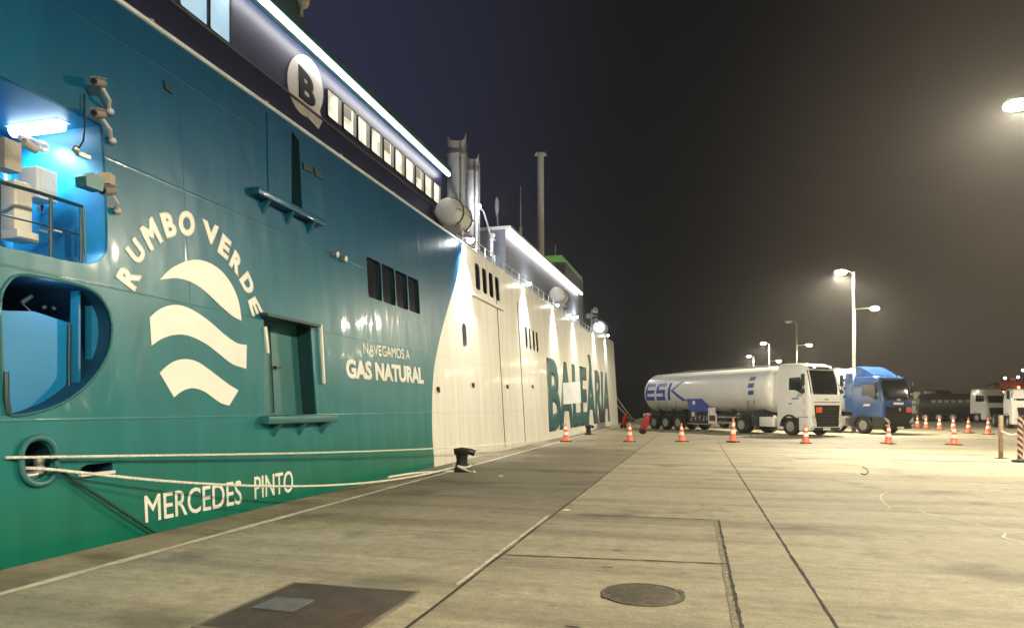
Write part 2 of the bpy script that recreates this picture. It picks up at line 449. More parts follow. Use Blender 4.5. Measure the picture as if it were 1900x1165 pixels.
for yy in (17.0, 28.6, 36):
    wobble_strip('slab_joint', (-1.86, yy), (22, yy - .2), .022, JOINT, .005, 60, .008, .6)
for px, py in ((1145, 1021), (1127, 1052), (1062, 1163)):
    c = gp(px, py)
    sheet('lifting_slot', [(c.x - .05, c.y - .012), (c.x + .05, c.y - .012), (c.x + .05, c.y + .012), (c.x - .05, c.y + .012)], JOINT, .005)

# manhole cover and hatch
c = gp(1193, 1103)
t = thing('manhole_cover', 'round dark cast iron manhole cover set in the concrete', 'manhole cover', (c.x, c.y, 0))
b = MB(); b.lathe([(.02, .012), (.285, .012), (.30, .004)], n=40)
for k in range(-7, 8):
    w_ = math.sqrt(.255 ** 2 - (k * .034) ** 2); b.box((0, k * .034, .0125), (2 * w_, .012, .003))
for a in (.5, .5 + math.pi): b.box((.31 * math.cos(a), .31 * math.sin(a), .008), (.07, .07, .012), (0, 0, a))
b.build('lid', IRON, t)
MB().lathe([(.30, .002), (.30, .012), (.33, .012), (.33, .002)], n=40, close=True).build('ring_frame', IRON, t)
t = thing('steel_hatch', 'large brown steel hatch with a small grey plate in the foreground apron', 'hatch', (-2.72, 4.50, 0))
MB().box((-.0, -.02, .006), (1.12, 1.18, .012), None, .003).build('hatch_plate', RUST, t)
b = MB(); b.box((-.27, -.02, .018), (.34, .30, .012), None, .003); b.build('inspection_plate', mat('worn_steel_plate', (.16, .16, .155), .5, .5, var=.2, scale=8, bump=.2), t)
b = MB()
for q in ((.0, .58, 1.16, .03), (.0, -.62, 1.16, .03)): b.box((q[0], q[1], .008), (q[2], q[3], .016))
for q in ((.575, -.02), (-.575, -.02)): b.box((q[0], q[1], .008), (.03, 1.17, .016))
b.build('hatch_frame', mat('hatch_frame_steel', (.20, .17, .13), .6, .3, var=.3), t)
b = MB()
for k in range(3): b.tube([(.30 + .04 * k, -.28, .013), (.34 + .04 * k, -.18, .016), (.36 + .04 * k, -.04, .013)], .006, 5)
b.build('lifting_handle', RUST, t)

# ================================================================== FERRY
ferry = thing('ferry', 'large teal and white car ferry with lettering, moored along the quay', 'ferry', (-12, 20, 0))
def part(mb, name, m, parent=None, **k): return mb.build(name, m, parent or ferry, world=True, **k)
def hull_fn(off, X=HX, L=LEAN):
    return lambda v: Vector((X - L * v.y + off + v.z, v.x, v.y))
def hull_panel(name, outs, m, off=.0, thick=.02, parent=None, X=HX, L=LEAN, **k):
    mb = MB(); mb.addmesh(fill2d(outs, thick), hull_fn(off, X, L)); return part(mb, name, m, parent, **k)
def HPX(pts, X=HX, L=LEAN): return [hp(x, y, X, L) for x, y in pts]

open_a_px = [(-60, 440), (0, 456), (80, 474), (150, 489), (176, 488), (193, 476), (200, 450), (197, 330), (193, 270), (190, 232)]
ya, ha = hp(190, 232)
open_a = HPX(smooth_open(open_a_px[2:8], 4)); 
open_a = [hp(-60, 443)] + open_a + [(ya, ha), (hp(-60, 443)[0], ha)]
open_b = HPX(smooth_closed([(0, 560), (9, 530), (35, 510), (95, 518), (150, 530), (182, 548), (202, 578), (208, 608), (204, 645), (188, 680), (160, 715), (122, 744), (82, 761), (45, 769), (16, 768), (9, 740), (4, 680), (1, 620)], 4))
door_o = HPX([(490, 772), (588, 768), (576, 602), (489, 590)])
updoor_o = HPX([(541, 397), (562, 410), (555, 262), (541, 243)])
fair_y, fair_h = hp(69, 853)
fair_o = rrect(fair_y - .17, fair_y + .17, fair_h - .20, fair_h + .20, .165)
slot_o = HPX([(146, 884), (209, 878), (209, 857), (160, 862), (150, 868)])
wins = []
for k in range(4):
    x0 = 682 + k * 25.3; x1 = x0 + 22; dy = 480 + k * 11.5
    yA, _ = hp(x0, dy + 50); yB, _ = hp(x1, dy + 55)
    _, hT = hp((x0 + x1) / 2, dy + 2); _, hB = hp((x0 + x1) / 2 + 6, dy + 76 - k * 3.0)
    wins.append((yA, yB, hB, hT))
hT = sum(w[3] for w in wins) / 4; hB = sum(w[2] for w in wins) / 4
wy0, wy1 = wins[0][0], wins[3][1]; ww = (wy1 - wy0) / 4
win_o = [rrect(wy0 + k * ww + .015, wy0 + (k + 1) * ww - .035, hB, hT, .07) for k in range(4)]
bound = HPX(smooth_open([(858, 462), (848, 515), (834, 562), (818, 620), (806, 680), (802, 740), (802, 800), (805, 850), (808, 900), (811, 960)], 4))
bound[0] = (bound[0][0], rail_h(bound[0][0])); bound[-1] = (bound[-1][0], -2.6)
teal_out = [(-14, -2.6)] + bound[::-1] + [(-14, rail_h(-14))]
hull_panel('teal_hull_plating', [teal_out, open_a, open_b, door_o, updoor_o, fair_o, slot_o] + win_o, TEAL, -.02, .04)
# white bow half
cwin = []
def win_group(px0, px1, ytop0, ybot0, n, fill):
    y0, _ = hp(px0, (ytop0 + ybot0) / 2); y1, _ = hp(px1, (ytop0 + ybot0) / 2 + (px1 - px0) * .2)
    _, t_ = hp(px0 + 2, ytop0); _, b_ = hp(px0 + 2, ybot0)
    w = (y1 - y0) / n
    return [rrect(y0 + k * w, y0 + (k + fill) * w, b_, t_, min(.12, w * fill * .3)) for k in range(n)]
cwin += win_group(882, 929, 489, 536, 4, .66)
cwin += win_group(975, 1001, 607, 646, 4, .55)
py_, ph_ = hp(862, 623); port_o = rrect(py_ - .20, py_ + .20, ph_ - .42, ph_ + .40, .19)
BOW0 = 63.5
cream_out = [bound[-1]] + [(BOW0, -2.6), (BOW0, 7.75), (52, 7.40), (48.5, 7.0), (47.5, rail_h(47))] + [(bound[0][0], rail_h(bound[0][0]))] + bound[1:-1]
hull_panel('white_hull_plating', [cream_out, port_o] + cwin, CREAM, -.02, .04)
# bow shell curving away from the quay
mb = MB(); rings = []
for i in range(15):
    s = i / 14; Y = BOW0 + 10 * s; dx = -4.8 * s ** 2.0
    top = 7.75 - 1.1 * s
    rings.append([(HX - LEAN * h + dx * (1 + .05 * (7 - h)) , Y - .10 * (7 - h) * s, h) for h in [(-2.6 + (top + 2.6) * j / 8) for j in range(9)]])
mb.loft(rings, closed=False); part(mb, 'bow_plating', CREAM)
# transom side and deck close the hull
mb = MB(); mb.box((-16.3, 21, 6.5), (17.9, 70, .1)); part(mb, 'weather_deck', DECK_M)
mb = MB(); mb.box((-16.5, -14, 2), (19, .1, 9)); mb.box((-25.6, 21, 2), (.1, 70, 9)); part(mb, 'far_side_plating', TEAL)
# rail cap, rubbing trim
mb = MB(); pts = [hullpt(Y, rail_h(Y) + .03, .01) for Y in [-14 + i * 1.0 for i in range(62)]]
mb.tube(pts, .034, 8); part(mb, 'rail_cap', mat('rail_cap_paint', (.66, .74, .80), .3))
for i in range(14):
    Y = 8 + i * 2.7; mb = MB()
    p = hullpt(Y, rail_h(Y), -.35); mb.box(p + Vector((0, 0, .12)), (.18, .22, .16)); mb.cyl(p, p + Vector((0, 0, .34)), .04)
    part(mb, 'deck_fitting', GREYM)

def recess(outline, depth, m_wall, m_back, name, X=HX, off=-.02, back_tilt=True, wall_name='reveal'):
    mb = MB(); n = len(outline)
    A = [Vector((X - LEAN * h + off, y, h)) for y, h in outline]; B = [Vector((p.x - depth, p.y, p.z)) for p in A]
    va = [mb.b.verts.new(p) for p in A]; vb = [mb.b.verts.new(p) for p in B]
    for k in range(n): mb.b.faces.new((va[k], va[(k + 1) % n], vb[(k + 1) % n], vb[k]))
    w = part(mb, wall_name, m_wall)
    mb = MB(); mb.addmesh(fill2d([outline], .02), hull_fn(off - depth + .005)); o = part(mb, name, m_back)
    return o, w
# windows of the hull: dark glass set back behind the plating
for o_ in win_o: recess(o_, .07, DARKTEAL, GLASS_D, 'window', wall_name='window_frame')
for o_ in cwin: recess(o_, .10, BLACK, GLASS_D, 'window', wall_name='window_frame')
recess(port_o, .10, GREYM, GLASS_D, 'porthole', wall_name='porthole_frame')
# ledge under the white windows
yA, hA = hp(876, 545); yB, _ = hp(930, 565)
mb = MB(); mb.box(hullpt((yA + yB) / 2, hA - .02, .05), (.12, yB - yA + .25, .10)); part(mb, 'window_ledge', WHITE)
# seams / pipes down the white hull
for px, y0, y1 in ((925, 560, 822), (963, 540, 820)):
    yy, _ = hp(px, 620); mb = MB()
    mb.box(hullpt(yy, 3.0, .010), (.02, .035, 5.9), Matrix.Rotation(-LEAN, 3, 'Y'))
    part(mb, 'expansion_seam', mat('dark_seam_paint', (.10, .095, .08), .6))  # dark strip along each hull seam
for px, py in ((876, 713), (811, 721), (940, 716), (987, 716)):
    yy, hh = hp(px, py); p = hullpt(yy, hh, .0)
    MB_ = MB(); MB_.cyl(p, p + Vector((.07, 0, 0)), .055, n=12); MB_.box(p + Vector((.05, .02, -.06)), (.05, .06, .10)); part(MB_, 'scupper', BLACK)

# ---- lower side door
o, w = recess(door_o, .30, DARKTEAL, TRIM, 'door')
yl, hb = door_o[0]; yr, _ = door_o[1]; ht = door_o[3][1]
xd = lambda h: HX - LEAN * h - .30
mb = MB(); ym = yl + (yr - yl) * .43
mb.box((xd(2.1) + .012, ym, (hb + ht) / 2), (.02, .018, ht - hb - .1), Matrix.Rotation(-LEAN, 3, 'Y'))
part(mb, 'door_seam', DARKTEAL, None)
hd = MB(); hd.box((xd(2.0) + .05, ym + .12, hb + (ht - hb) * .52), (.03, .16, .025)); hd.box((xd(2.0) + .03, ym + .06, hb + (ht - hb) * .52), (.05, .04, .05)); part(hd, 'door_handle', BLACK)
mb = MB(); p0, p1 = hullpt(*hp(484, 586), .07), hullpt(*hp(581, 603), .07)
d = p1 - p0; mb.box((p0 + p1) / 2, (.16, d.length + .06, .05)); part(mb, 'door_hood', DARKTEAL)
def ledge(pxa, pya, pxb, pyb, n, ln, m):
    ya_, ha_ = hp(pxa, pya); yb_, hb_ = hp(pxb, pyb); h_ = (ha_ + hb_) / 2
    mb = MB(); mb.box(hullpt((ya_ + yb_) / 2, h_, .085), (.19, yb_ - ya_, .12), None, .012)
    part(mb, ln, m)
    for k in range(n):
        Yk = ya_ + (yb_ - ya_) * (.16 + .34 * k); q = hullpt(Yk, h_ - .07, 0)
        mb = MB(); mb.prism([q + Vector((0, -.035, 0)), q + Vector((.16, -.035, 0)), q + Vector((-.004, -.035, -.24))], (0, .07, 0)); part(mb, 'ledge_bracket', m)
ledge(482, 782, 613, 774, 3, 'boarding_ledge', TRIM)
ledge(463, 357, 588, 413, 3, 'upper_ledge', TEAL)
recess(updoor_o, .22, DARKTEAL, NAVY, 'upper_door', wall_name='upper_door_reveal')
hull_panel('upper_door_panel', [HPX([(497, 372), (539, 394), (538, 243), (494, 210)])], TEAL, .012, .02)
# vents and small fittings on the teal side
for q in ([(560, 300), (575, 309), (577, 322), (562, 315)], [(581, 311), (594, 320), (596, 334), (583, 326)], [(302, 150), (315, 160), (317, 175), (304, 165)]):
    hull_panel('vent_louvre', [HPX(q)], DARKTEAL, .015, .03)
for px, py in ((617, 472), (633, 480)):
    yy, hh = hp(px, py); p = hullpt(yy, hh); mb = MB(); mb.cyl(p, p + Vector((.12, 0, -.01)), .05, .06, 12); part(mb, 'pipe_outlet', STEEL)
# pale bar beside the door, shaped as a lamp-post reflection in the hull
q0, q1 = hullpt(*hp(589, 602), .05), hullpt(*hp(599, 712), .05)
mb = MB(); mb.box((q0 + q1) / 2, (.05, .05, (q1 - q0).length), Matrix.Rotation(-LEAN, 3, 'Y'), .01); part(mb, 'reflection_bar', LETTER)
for q in ([(488, 606), (492, 606), (497, 655), (494, 655)],):
    hull_panel('hinge_bar', [HPX(q)], LETTER, .02, .03)

# ---- lettering and emblem
def quad_map(tl, tr, br, bl, off, X=HX, L=LEAN, thick=.008):
    P = [Vector(hp(*p, X, L)) for p in (bl, br, tr, tl)]
    def f(v):
        u, w = v.x, v.y
        q = P[0] * (1 - u) * (1 - w) + P[1] * u * (1 - w) + P[2] * u * w + P[3] * (1 - u) * w
        return Vector((X - L * q.y + off + v.z * thick, q.x, q.y))
    return f
def letters(name, body, corners, m, bold=.0, off=.006, X=HX, L=LEAN, label=None):
    mb = MB(); mb.addmesh(text_mesh(body, bold), quad_map(*corners, off, X, L)); o = part(mb, name, m, smooth=False)
    if label: o['label'] = label
    return o
letters('lettering', 'MERCEDES', ((267, 919), (447, 890), (448, 934), (269, 970)), LETTER, .006)
letters('lettering', 'PINTO', ((471, 884), (543, 872), (543, 912), (472, 926)), LETTER, .006)
letters('lettering', 'NAVEGAMOS A', ((673, 636), (759, 649), (760, 667.5), (674, 656)), LETTER, .0)
letters('lettering', 'GAS NATURAL', ((640, 664.5), (784, 682), (786, 712.5), (642, 702)), LETTER, .05)
k3 = lambda x, y: (x / 3.958, 294 + y / 3.958)
ARC = [('R', (843, 870), (898, 742), (1042, 858), (985, 985)), ('U', (912, 665), (985, 572), (1085, 705), (1010, 795)), ('M', (1020, 515), (1112, 422), (1200, 610), (1105, 690)),
       ('B', (1165, 402), (1255, 385), (1308, 570), (1220, 590)), ('O', (1298, 388), (1418, 380), (1438, 568), (1318, 580)), ('V', (1483, 440), (1608, 503), (1606, 655), (1486, 605)),
       ('E', (1630, 545), (1700, 615), (1668, 755), (1592, 685)), ('R', (1722, 665), (1790, 765), (1748, 872), (1678, 780)), ('D', (1815, 822), (1878, 955), (1812, 1015), (1752, 890))]
for ch, *cs in ARC: letters('arc_letter', ch, [k3(*c) for c in cs], LETTER, .062)
letters('arc_letter', 'E', ((472, 549), (488, 579), (468, 588), (459, 558)), LETTER, .062)
WAVES = [[(296, 519), (310, 504), (326, 493), (345, 485), (366, 482), (390, 489), (412, 505), (430, 530), (442, 560), (447.5, 595), (430, 586), (410, 569), (390, 550), (370, 533), (350, 522), (325, 516)],
         [(277, 589), (295, 574), (318, 566), (340, 568), (365, 580), (390, 598), (415, 620), (438, 636), (457, 640), (456, 684), (430, 675), (405, 656), (380, 637), (350, 623), (325, 621), (300, 628), (280.5, 641)],
         [(295.6, 691.6), (310, 678), (326, 669), (345, 666), (365, 671), (385, 684), (405, 699), (425, 714), (441.5, 724), (424.5, 752), (410, 748), (395, 738), (380, 727), (360, 720), (345, 722), (333, 728), (322, 737)]]
for w_ in WAVES:
    edge = smooth_open(w_[:10], 5) + smooth_open(w_[9:] + w_[:1], 5)[1:-1] if len(w_) == 16 else smooth_open(w_[:9], 5) + smooth_open(w_[9:], 5)
    hull_panel('wave_emblem', [HPX(edge)], LETTER, .006, .008)
NAME = 'BALE\u00c0RIA'
letters('lettering', NAME, ((1012, 629), (1130, 672), (1132, 781), (1019, 801)), TEAL_L, .045)
hull_panel('reflection_panel', [HPX([(1045, 750), (1077, 747), (1075, 708), (1044, 710)])], mat('pale_glare', (.78, .78, .80), .4), .03, .03)  # pale panel over the lettering stands in for glare reflected in the hull

# ---- stern openings
REC = 1.5
o, w = recess(open_a, REC, BLUE_IN, BLUE_IN, 'balcony_back_wall', wall_name='balcony_reveal')
ra = lambda Y, h, d: Vector((HX - LEAN * h - d, Y, h))
# fluorescent lamp under the balcony ceiling
yl0, hl0 = hp(72, 238, HX - .75)
la, lb = ra(yl0, hl0, .40), ra(yl0, hl0, 1.15)
def mid(a, b_): return (a + b_) / 2
mb = MB(); mb.cyl(la, lb, .075, n=14); part(mb, 'balcony_lamp', FLUO)
mb = MB(); mb.box(mid(la, lb) + Vector((0, 0, .065)), ((lb - la).length + .1, .18, .05)); part(mb, 'lamp_housing', WHITE)
lamp('balcony_light', 'SPOT', mid(la, lb) + Vector((0, 0, -.09)), ferry, 300, (.45, .82, 1), .10, mid(la, lb) + Vector((-.35, .15, -2)), R(160), .6)
# balcony railing
mb = MB()
def hpx(p, off): return hullpt(*hp(*p), off)
mb.tube([hpx((-40, 325), -.06), hpx((0, 335), -.06), hpx((80, 357), -.06), hpx((160, 383), -.06)], .022, 6)
for px, y0, y1 in ((6, 338, 456), (102, 365, 477), (158, 385, 486)): mb.tube([hpx((px, y1), -.06), hpx((px, y0), -.06)], .02, 6)
mb.tube([hpx((-40, 385), -.06), hpx((80, 415), -.06), hpx((160, 437), -.06)], .010, 6)
part(mb, 'balcony_railing', DARKTEAL)
mb = MB()
for px in (166, 173): mb.tube([hpx((px, 486), -.12), hpx((px, 390), -.12)], .014, 6)
part(mb, 'pipe', TRIM)
# equipment on the balcony
def eq(px, py, d): return ra(*hp(px, py, HX - d), d)
c = eq(70, 345, .8); mb = MB(); mb.box(c, (.30, .28, .38), None, .015); mb.box(c + Vector((.155, 0, .04)), (.012, .2, .24)); mb.box(c + Vector((.165, .07, .04)), (.015, .015, .05)); mb.box(c + Vector((.155, 0, -.13)), (.012, .12, .04)); part(mb, 'control_cabinet', WHITE)
c = eq(30, 385, .5); mb = MB(); mb.box(c, (.22, .22, .56), None, .015); mb.box(c + Vector((.02, .02, -.33)), (.26, .26, .10)); mb.box(c + Vector((.115, .0, .1)), (.01, .13, .16)); part(mb, 'control_cabinet', mat('ivory_cabinet', (.62, .58, .50), .5))
c = eq(12, 290, .6); mb = MB(); mb.box(c, (.2, .2, .34)); mb.cyl(c + Vector((.1, .12, .2)), c + Vector((.1, .28, .16)), .05); part(mb, 'mooring_winch', mat('beige_machinery', (.36, .32, .27), .55, var=.3))
c = eq(36, 255, .6); mb = MB(); mb.tube([c, c + Vector((0, .14, .03)), c + Vector((0, .3, .02))], .03, 8); mb.lathe([(.04, -.02), (.07, -.02), (.07, .02), (.04, .02)], c + Vector((0, .3, .0)), 'X', 16, True); part(mb, 'valve_wheel', WHITE)
for k_, (px_, r_) in enumerate(((96, .022), (104, .016), (118, .03), (132, .014), (20, .02))):
    yy_, hh_ = hp(px_, 300, HX - 1.3); mb = MB(); mb.tube([ra(yy_, 2.35 if False else hh_ - 1.0, 1.40), ra(yy_, hh_ + .12, 1.40), ra(yy_ + .05, hh_ + .30, 1.36)], r_, 7); mb.box(ra(yy_, hh_ - .25, 1.40), (.05, r_ * 3.2, .03)); mb.box(ra(yy_, hh_ - .65, 1.40), (.05, r_ * 3.2, .03)); part(mb, 'bulkhead_pipe', [TRIM, STEEL, DARKTEAL][k_ % 3])
for px_, py_2, w_ in ((112, 330, .14), (128, 360, .10), (90, 395, .12)):
    c = eq(px_, py_2, 1.42); mb = MB(); mb.box(c, (.10, w_, w_ * 1.4), None, .01); mb.tube([c + Vector((.02, 0, -.08)), c + Vector((.03, .02, -.35))], .008, 5); part(mb, 'switch_box', [WHITE, STEEL, TRIM][int(px_) % 3])
hull_panel('safety_placard', [HPX([(69, 392), (83, 395), (83, 376), (69, 373)], HX - 1.0)], WHITE, 0, .01, X=HX - 1.0)
c = eq(77, 384, .99); mb = MB(); mb.ball(c + Vector((.012, 0, .01)), .02, 8, 6); mb.box(c + Vector((.012, 0, -.03)), (.01, .02, .05)); part(mb, 'placard_symbol', DARKTEAL)
for px in (80, 107): part(MB().box(eq(px, 428, .7), (.03, .10, .035)), 'label_plate', WHITE)
# CCTV cameras and floodlights on brackets
def camera_unit(px, py, tail, scale=1.0):
    c = hullpt(*hp(px, py), .16); s = scale
    q = c + Vector((.05, -.20, -.07)) * s
    mb = MB(); mb.cyl(q, c, .055 * s, .055 * s, 14); mb.lathe([(.035 * s, 0), (.062 * s, 0), (.062 * s, .03), (.055 * s, .05)], (0, 0, 0), 'Z', 14) if False else None
    mb.box(mid(q, c) + Vector((0, 0, .062 * s)), (.10 * s, .26 * s, .012), (c - q).to_track_quat('Y', 'Z').to_matrix())
    o = part(mb, 'camera_housing', mat('camera_housing_paint', (.22, .19, .18), .45))
    mb = MB(); mb.cyl(q + (q - c).normalized() * .012, q, .042 * s, n=14); part(mb, 'camera_lens', BLACK, o)
    e = hullpt(*hp(*tail), .02)
    mb = MB(); mb.tube([c + Vector((-.02, 0, -.04)), mid(c, e) + Vector((.05, 0, -.03)), e], .024, 6); mb.ball(e + Vector((.03, 0, 0)), .045, 10, 8); part(mb, 'camera_bracket', GREYM, o)
camera_unit(172, 158, (199, 208), .85); camera_unit(172, 215, (203, 262), .85); camera_unit(190, 355, (212, 392), 1.0)
c = hullpt(*hp(183, 335), .12); mb = MB(); mb.box(c, (.14, .14, .13), (0, 0, .4)); part(mb, 'junction_box', mat('beige_box', (.45, .39, .30), .5))
c = hullpt(*hp(150, 342), .1); mb = MB(); mb.prism([c + Vector((0, -.16, -.09)), c + Vector((0, .06, -.09)), c + Vector((0, .10, .07)), c + Vector((0, -.08, .09)), c + Vector((0, -.17, .02))], (.16, 0, 0)); part(mb, 'horn_housing', TRIM)
mb = MB(); mb.tube([hpx((153, 175), .03), hpx((153, 240), .03), hpx((151, 262), .03), hpx((143, 275), .03)], .010, 6); part(mb, 'cable', BLACK)
c = hullpt(*hp(143, 277), -.02); mb = MB(); mb.ball(c, .045, 10, 8); mb.box(c + Vector((0, .1, -.04)), (.06, .16, .05)); part(mb, 'cable_gland', STEEL)
# lower mooring opening
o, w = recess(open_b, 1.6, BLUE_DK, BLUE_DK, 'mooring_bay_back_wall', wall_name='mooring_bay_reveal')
def slab(pxs, d, m, name, th=.05): return hull_panel(name, [HPX(pxs, HX - d)], m, 0, th, X=HX - d)
slab([(-40, 575), (60, 578), (128, 600), (128, 800), (-40, 800)], .34, mat('bulkhead_blue', (.006, .20, .44), .45, var=.06), 'mooring_bay_bulkhead')
slab([(138, 540), (142, 540), (142, 800), (138, 800)], .22, BLUE_IN, 'mooring_bay_pillar', .12)
slab([(164, 560), (180, 565), (180, 800), (164, 800)], .26, BLUE_IN, 'mooring_bay_pillar', .10)
mb = MB(); a_, b_ = eq(129, 600, .26), eq(128, 735, .26); mb.tube([a_, b_], .018, 6); mb.cyl(b_ + Vector((0, 0, -.03)), b_ + Vector((0, 0, .08)), .035); part(mb, 'bay_pipe', DARKTEAL)
mb = MB(); a_ = eq(40, 562, .6); mb.tube([a_, a_ + Vector((0, .12, .10))], .025, 6); mb.tube([a_, a_ + Vector((0, .12, -.09))], .012, 6); part(mb, 'bay_bracket', STEEL); part(MB().box(eq(112, 552, .7), (.1, .14, .12), None, .01), 'bay_machinery', STEEL)
for q_ in ((100, 572), (82, 570)): part(MB().ball(eq(*q_, .7), .03), 'bay_knob', STEEL)
lamp('mooring_bay_light', 'POINT', eq(95, 548, .12), ferry, 3.5, (.45, .78, 1), .15)
mb = MB(); mb.tube([hullpt(y_, h_, .005) for y_, h_ in open_b + open_b[:1]], .016, 6); part(mb, 'opening_rim', TRIM)
mb = MB(); ps_ = [hpx((8, 690), .02), hpx((9, 740), .02), hpx((14, 768), .02)]; mb.tube(ps_, .03, 6); part(mb, 'bay_edge_bar', DARKTEAL)
# fairlead
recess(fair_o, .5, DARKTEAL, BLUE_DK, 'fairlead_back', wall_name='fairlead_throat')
mb = MB(); ring = [hullpt(y_, h_, .03) for y_, h_ in rrect(fair_y - .20, fair_y + .20, fair_h - .26, fair_h + .24, .19)]
mb.tube(ring + ring[:2], .032, 8); part(mb, 'fairlead_ring', TRIM)
mb = MB(); q = hullpt(fair_y + .10, fair_h - .1, -.10); mb.cyl(q - Vector((0, 0, .1)), q + Vector((0, 0, .13)), .055, n=14); q = hullpt(fair_y - .02, fair_h - .17, -.10); mb.cyl(q - Vector((0, .12, 0)), q + Vector((0, .12, 0)), .05, n=14); part(mb, 'fairlead_roller', STEEL)
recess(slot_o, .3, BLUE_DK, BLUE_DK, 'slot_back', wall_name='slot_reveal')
mb = MB(); q0, q1 = hpx((145, 879), .02), hpx((209, 877), .02); mb.box(mid(q0, q1), (.05, (q1 - q0).length, .035)); part(mb, 'slot_sill', WHITE)

# ---- aft superstructure
SX = -8.6
def sp(px, py, X=SX): return hp(px, py, X, 0)
S_END = sp(820, 322)[0]
mb = MB(); mb.prism([(SX, -14, 6.5), (SX, S_END, 6.5), (SX, S_END, 9.78), (SX, -14, 9.50)], (-8, 0, 0)); part(mb, 'aft_superstructure', NAVY)
mb = MB(); mb.prism([(SX + .32, -14, 9.56), (SX + .32, S_END + .1, 9.84), (SX + .32, S_END + .1, 9.98), (SX + .32, -14, 9.70)], (-9, 0, 0)); part(mb, 'aft_roof', mat('roof_teal_paint', (.04, .13, .15), .5))
mb = MB()
for s_ in range(1): mb.tube([(SX + .26, -13.9, 9.48), (SX + .26, S_END, 9.76)], .062, 8)
part(mb, 'led_strip', LED)
# navy ledge line at the foot of the wall
h0 = sp(424, 82)[1]; h1 = sp(622, 229)[1]
mb = MB(); mb.box((SX + .03, 5, (h0 + h1) / 2 - .13), (.08, 38, .04)); part(mb, 'wall_ledge', mat('ledge_paint', (.09, .10, .13), .4))
LITC = mat('lit_window_cool', (.35, .5, .6), .2, emit=.62, ecol=(.42, .66, .86), var=.2, scale=1.5)
LITW = mat('lit_window_warm', (.6, .6, .5), .2, emit=.80, ecol=(1.0, .94, .76), var=.2)
t_, N_, L_ = nodes_of(LITW); nz = N_.new('ShaderNodeTexNoise'); nz.inputs['Scale'].default_value = 2.6; nz.inputs['Detail'].default_value = 4
mr = N_.new('ShaderNodeMapRange'); mr.inputs[1].default_value = .3; mr.inputs[2].default_value = .7; mr.inputs[3].default_value = .22; mr.inputs[4].default_value = 1.15
tcx = N_.new('ShaderNodeTexCoord'); L_.new(tcx.outputs['Object'], nz.inputs['Vector']); L_.new(nz.outputs['Fac'], mr.inputs[0]); L_.new(mr.outputs[0], N_['Principled BSDF'].inputs['Emission Strength'])
def superwin(y0, y1, b_, t_, m, fr=.05):
    mb = MB(); mb.addmesh(fill2d([rrect(y0 - fr, y1 + fr, b_ - fr, t_ + fr, .08), rrect(y0, y1, b_, t_, .05)], .05), lambda v: Vector((SX + .02 + v.z, v.x, v.y)))
    f = part(mb, 'lit_window', BLACK)
    mb = MB(); mb.addmesh(fill2d([rrect(y0, y1, b_, t_, .05)], .02), lambda v: Vector((SX + .012 + v.z * .5, v.x, v.y))); part(mb, 'pane', m, f)
    return f
for a, b_ in ((250, 322), (331, 382), (387, 424)):
    ya_, yb_ = sp(a, 30)[0], sp(b_, 60)[0]; superwin(ya_, yb_, h0, h0 + 1.75, LITC)
STRIP_GREY = mat('grey_strip', (.34, .33, .31), .8, var=.2, emit=.10, ecol=(1, .93, .78))
yw0, yw1 = sp(606, 195)[0], sp(818, 345)[0]; n = 10; wv = (yw1 - yw0) / n
ht_ = sp(607, 166)[1]
for k in range(n):
    f_ = superwin(yw0 + k * wv, yw0 + (k + .84) * wv, h1 + .02, ht_, LITW, .03)
    cw = random.uniform(.16, .30); mb = MB(); ye = yw0 + (k + .84) * wv
    mb.box((SX + .034, ye - cw * wv / 2, (h1 + ht_) / 2), (.012, cw * wv, ht_ - h1 - .04)); part(mb, 'reveal_strip', STRIP_GREY, f_)  # grey strip stands in for the frame reveal of each window
    if k % 3 == 1: mb = MB(); mb.box((SX + .034, yw0 + (k + .26) * wv, ht_ - .18), (.012, .5 * wv, .30)); part(mb, 'blind', STRIP_GREY, f_)
# balloon emblem
ell = []
for k in range(28):
    a = 2 * math.pi * k / 28; ell.append((565.5 + 33 * math.cos(a) + 4 * math.sin(a), 160 + 58 * math.sin(a) + 8 * math.cos(a)))
tail = [sp(x, y) for x, y in ((560, 207), (590, 240), (597, 225), (588, 190))]
mb = MB(); mb.addmesh(fill2d([[sp(x, y) for x, y in ell]], .01), lambda v: Vector((SX + .012 + v.z, v.x, v.y)))
mb.addmesh(fill2d([tail], .01), lambda v: Vector((SX + .0135 + v.z, v.x, v.y)))
part(mb, 'balloon_emblem', mat('emblem_white', (.74, .72, .74), .4), smooth=False)
letters('emblem_letter', 'B', ((552, 119), (583, 152), (584, 206), (553, 180)), mat('emblem_dark_paint', (.007, .008, .018), .6, spec=.2), .05, .024, SX, 0)
# upper house above the strip, slanted forward end
uy = sp(600, 85, -10.2)[0]
mb = MB(); mb.prism([(-10.2, -14, 9.7), (-10.2, uy, 9.9), (-10.2, uy - 1.6, 13.4), (-10.2, -14, 13.2)], (-6, 0, 0)); part(mb, 'upper_house', mat('upper_house_paint', (.05, .12, .14), .5))
c = Vector((-10.2, *sp(556, 14, -10.2))); mb = MB(); mb.cyl(c + Vector((.05, 0, -.25)), c + Vector((.05, 0, .1)), .05); mb.ball(c + Vector((.1, 0, .12)), .17, 12, 8); mb.box(c + Vector((.12, .05, .3)), (.2, .3, .12)); part(mb, 'signal_horn', WHITE)

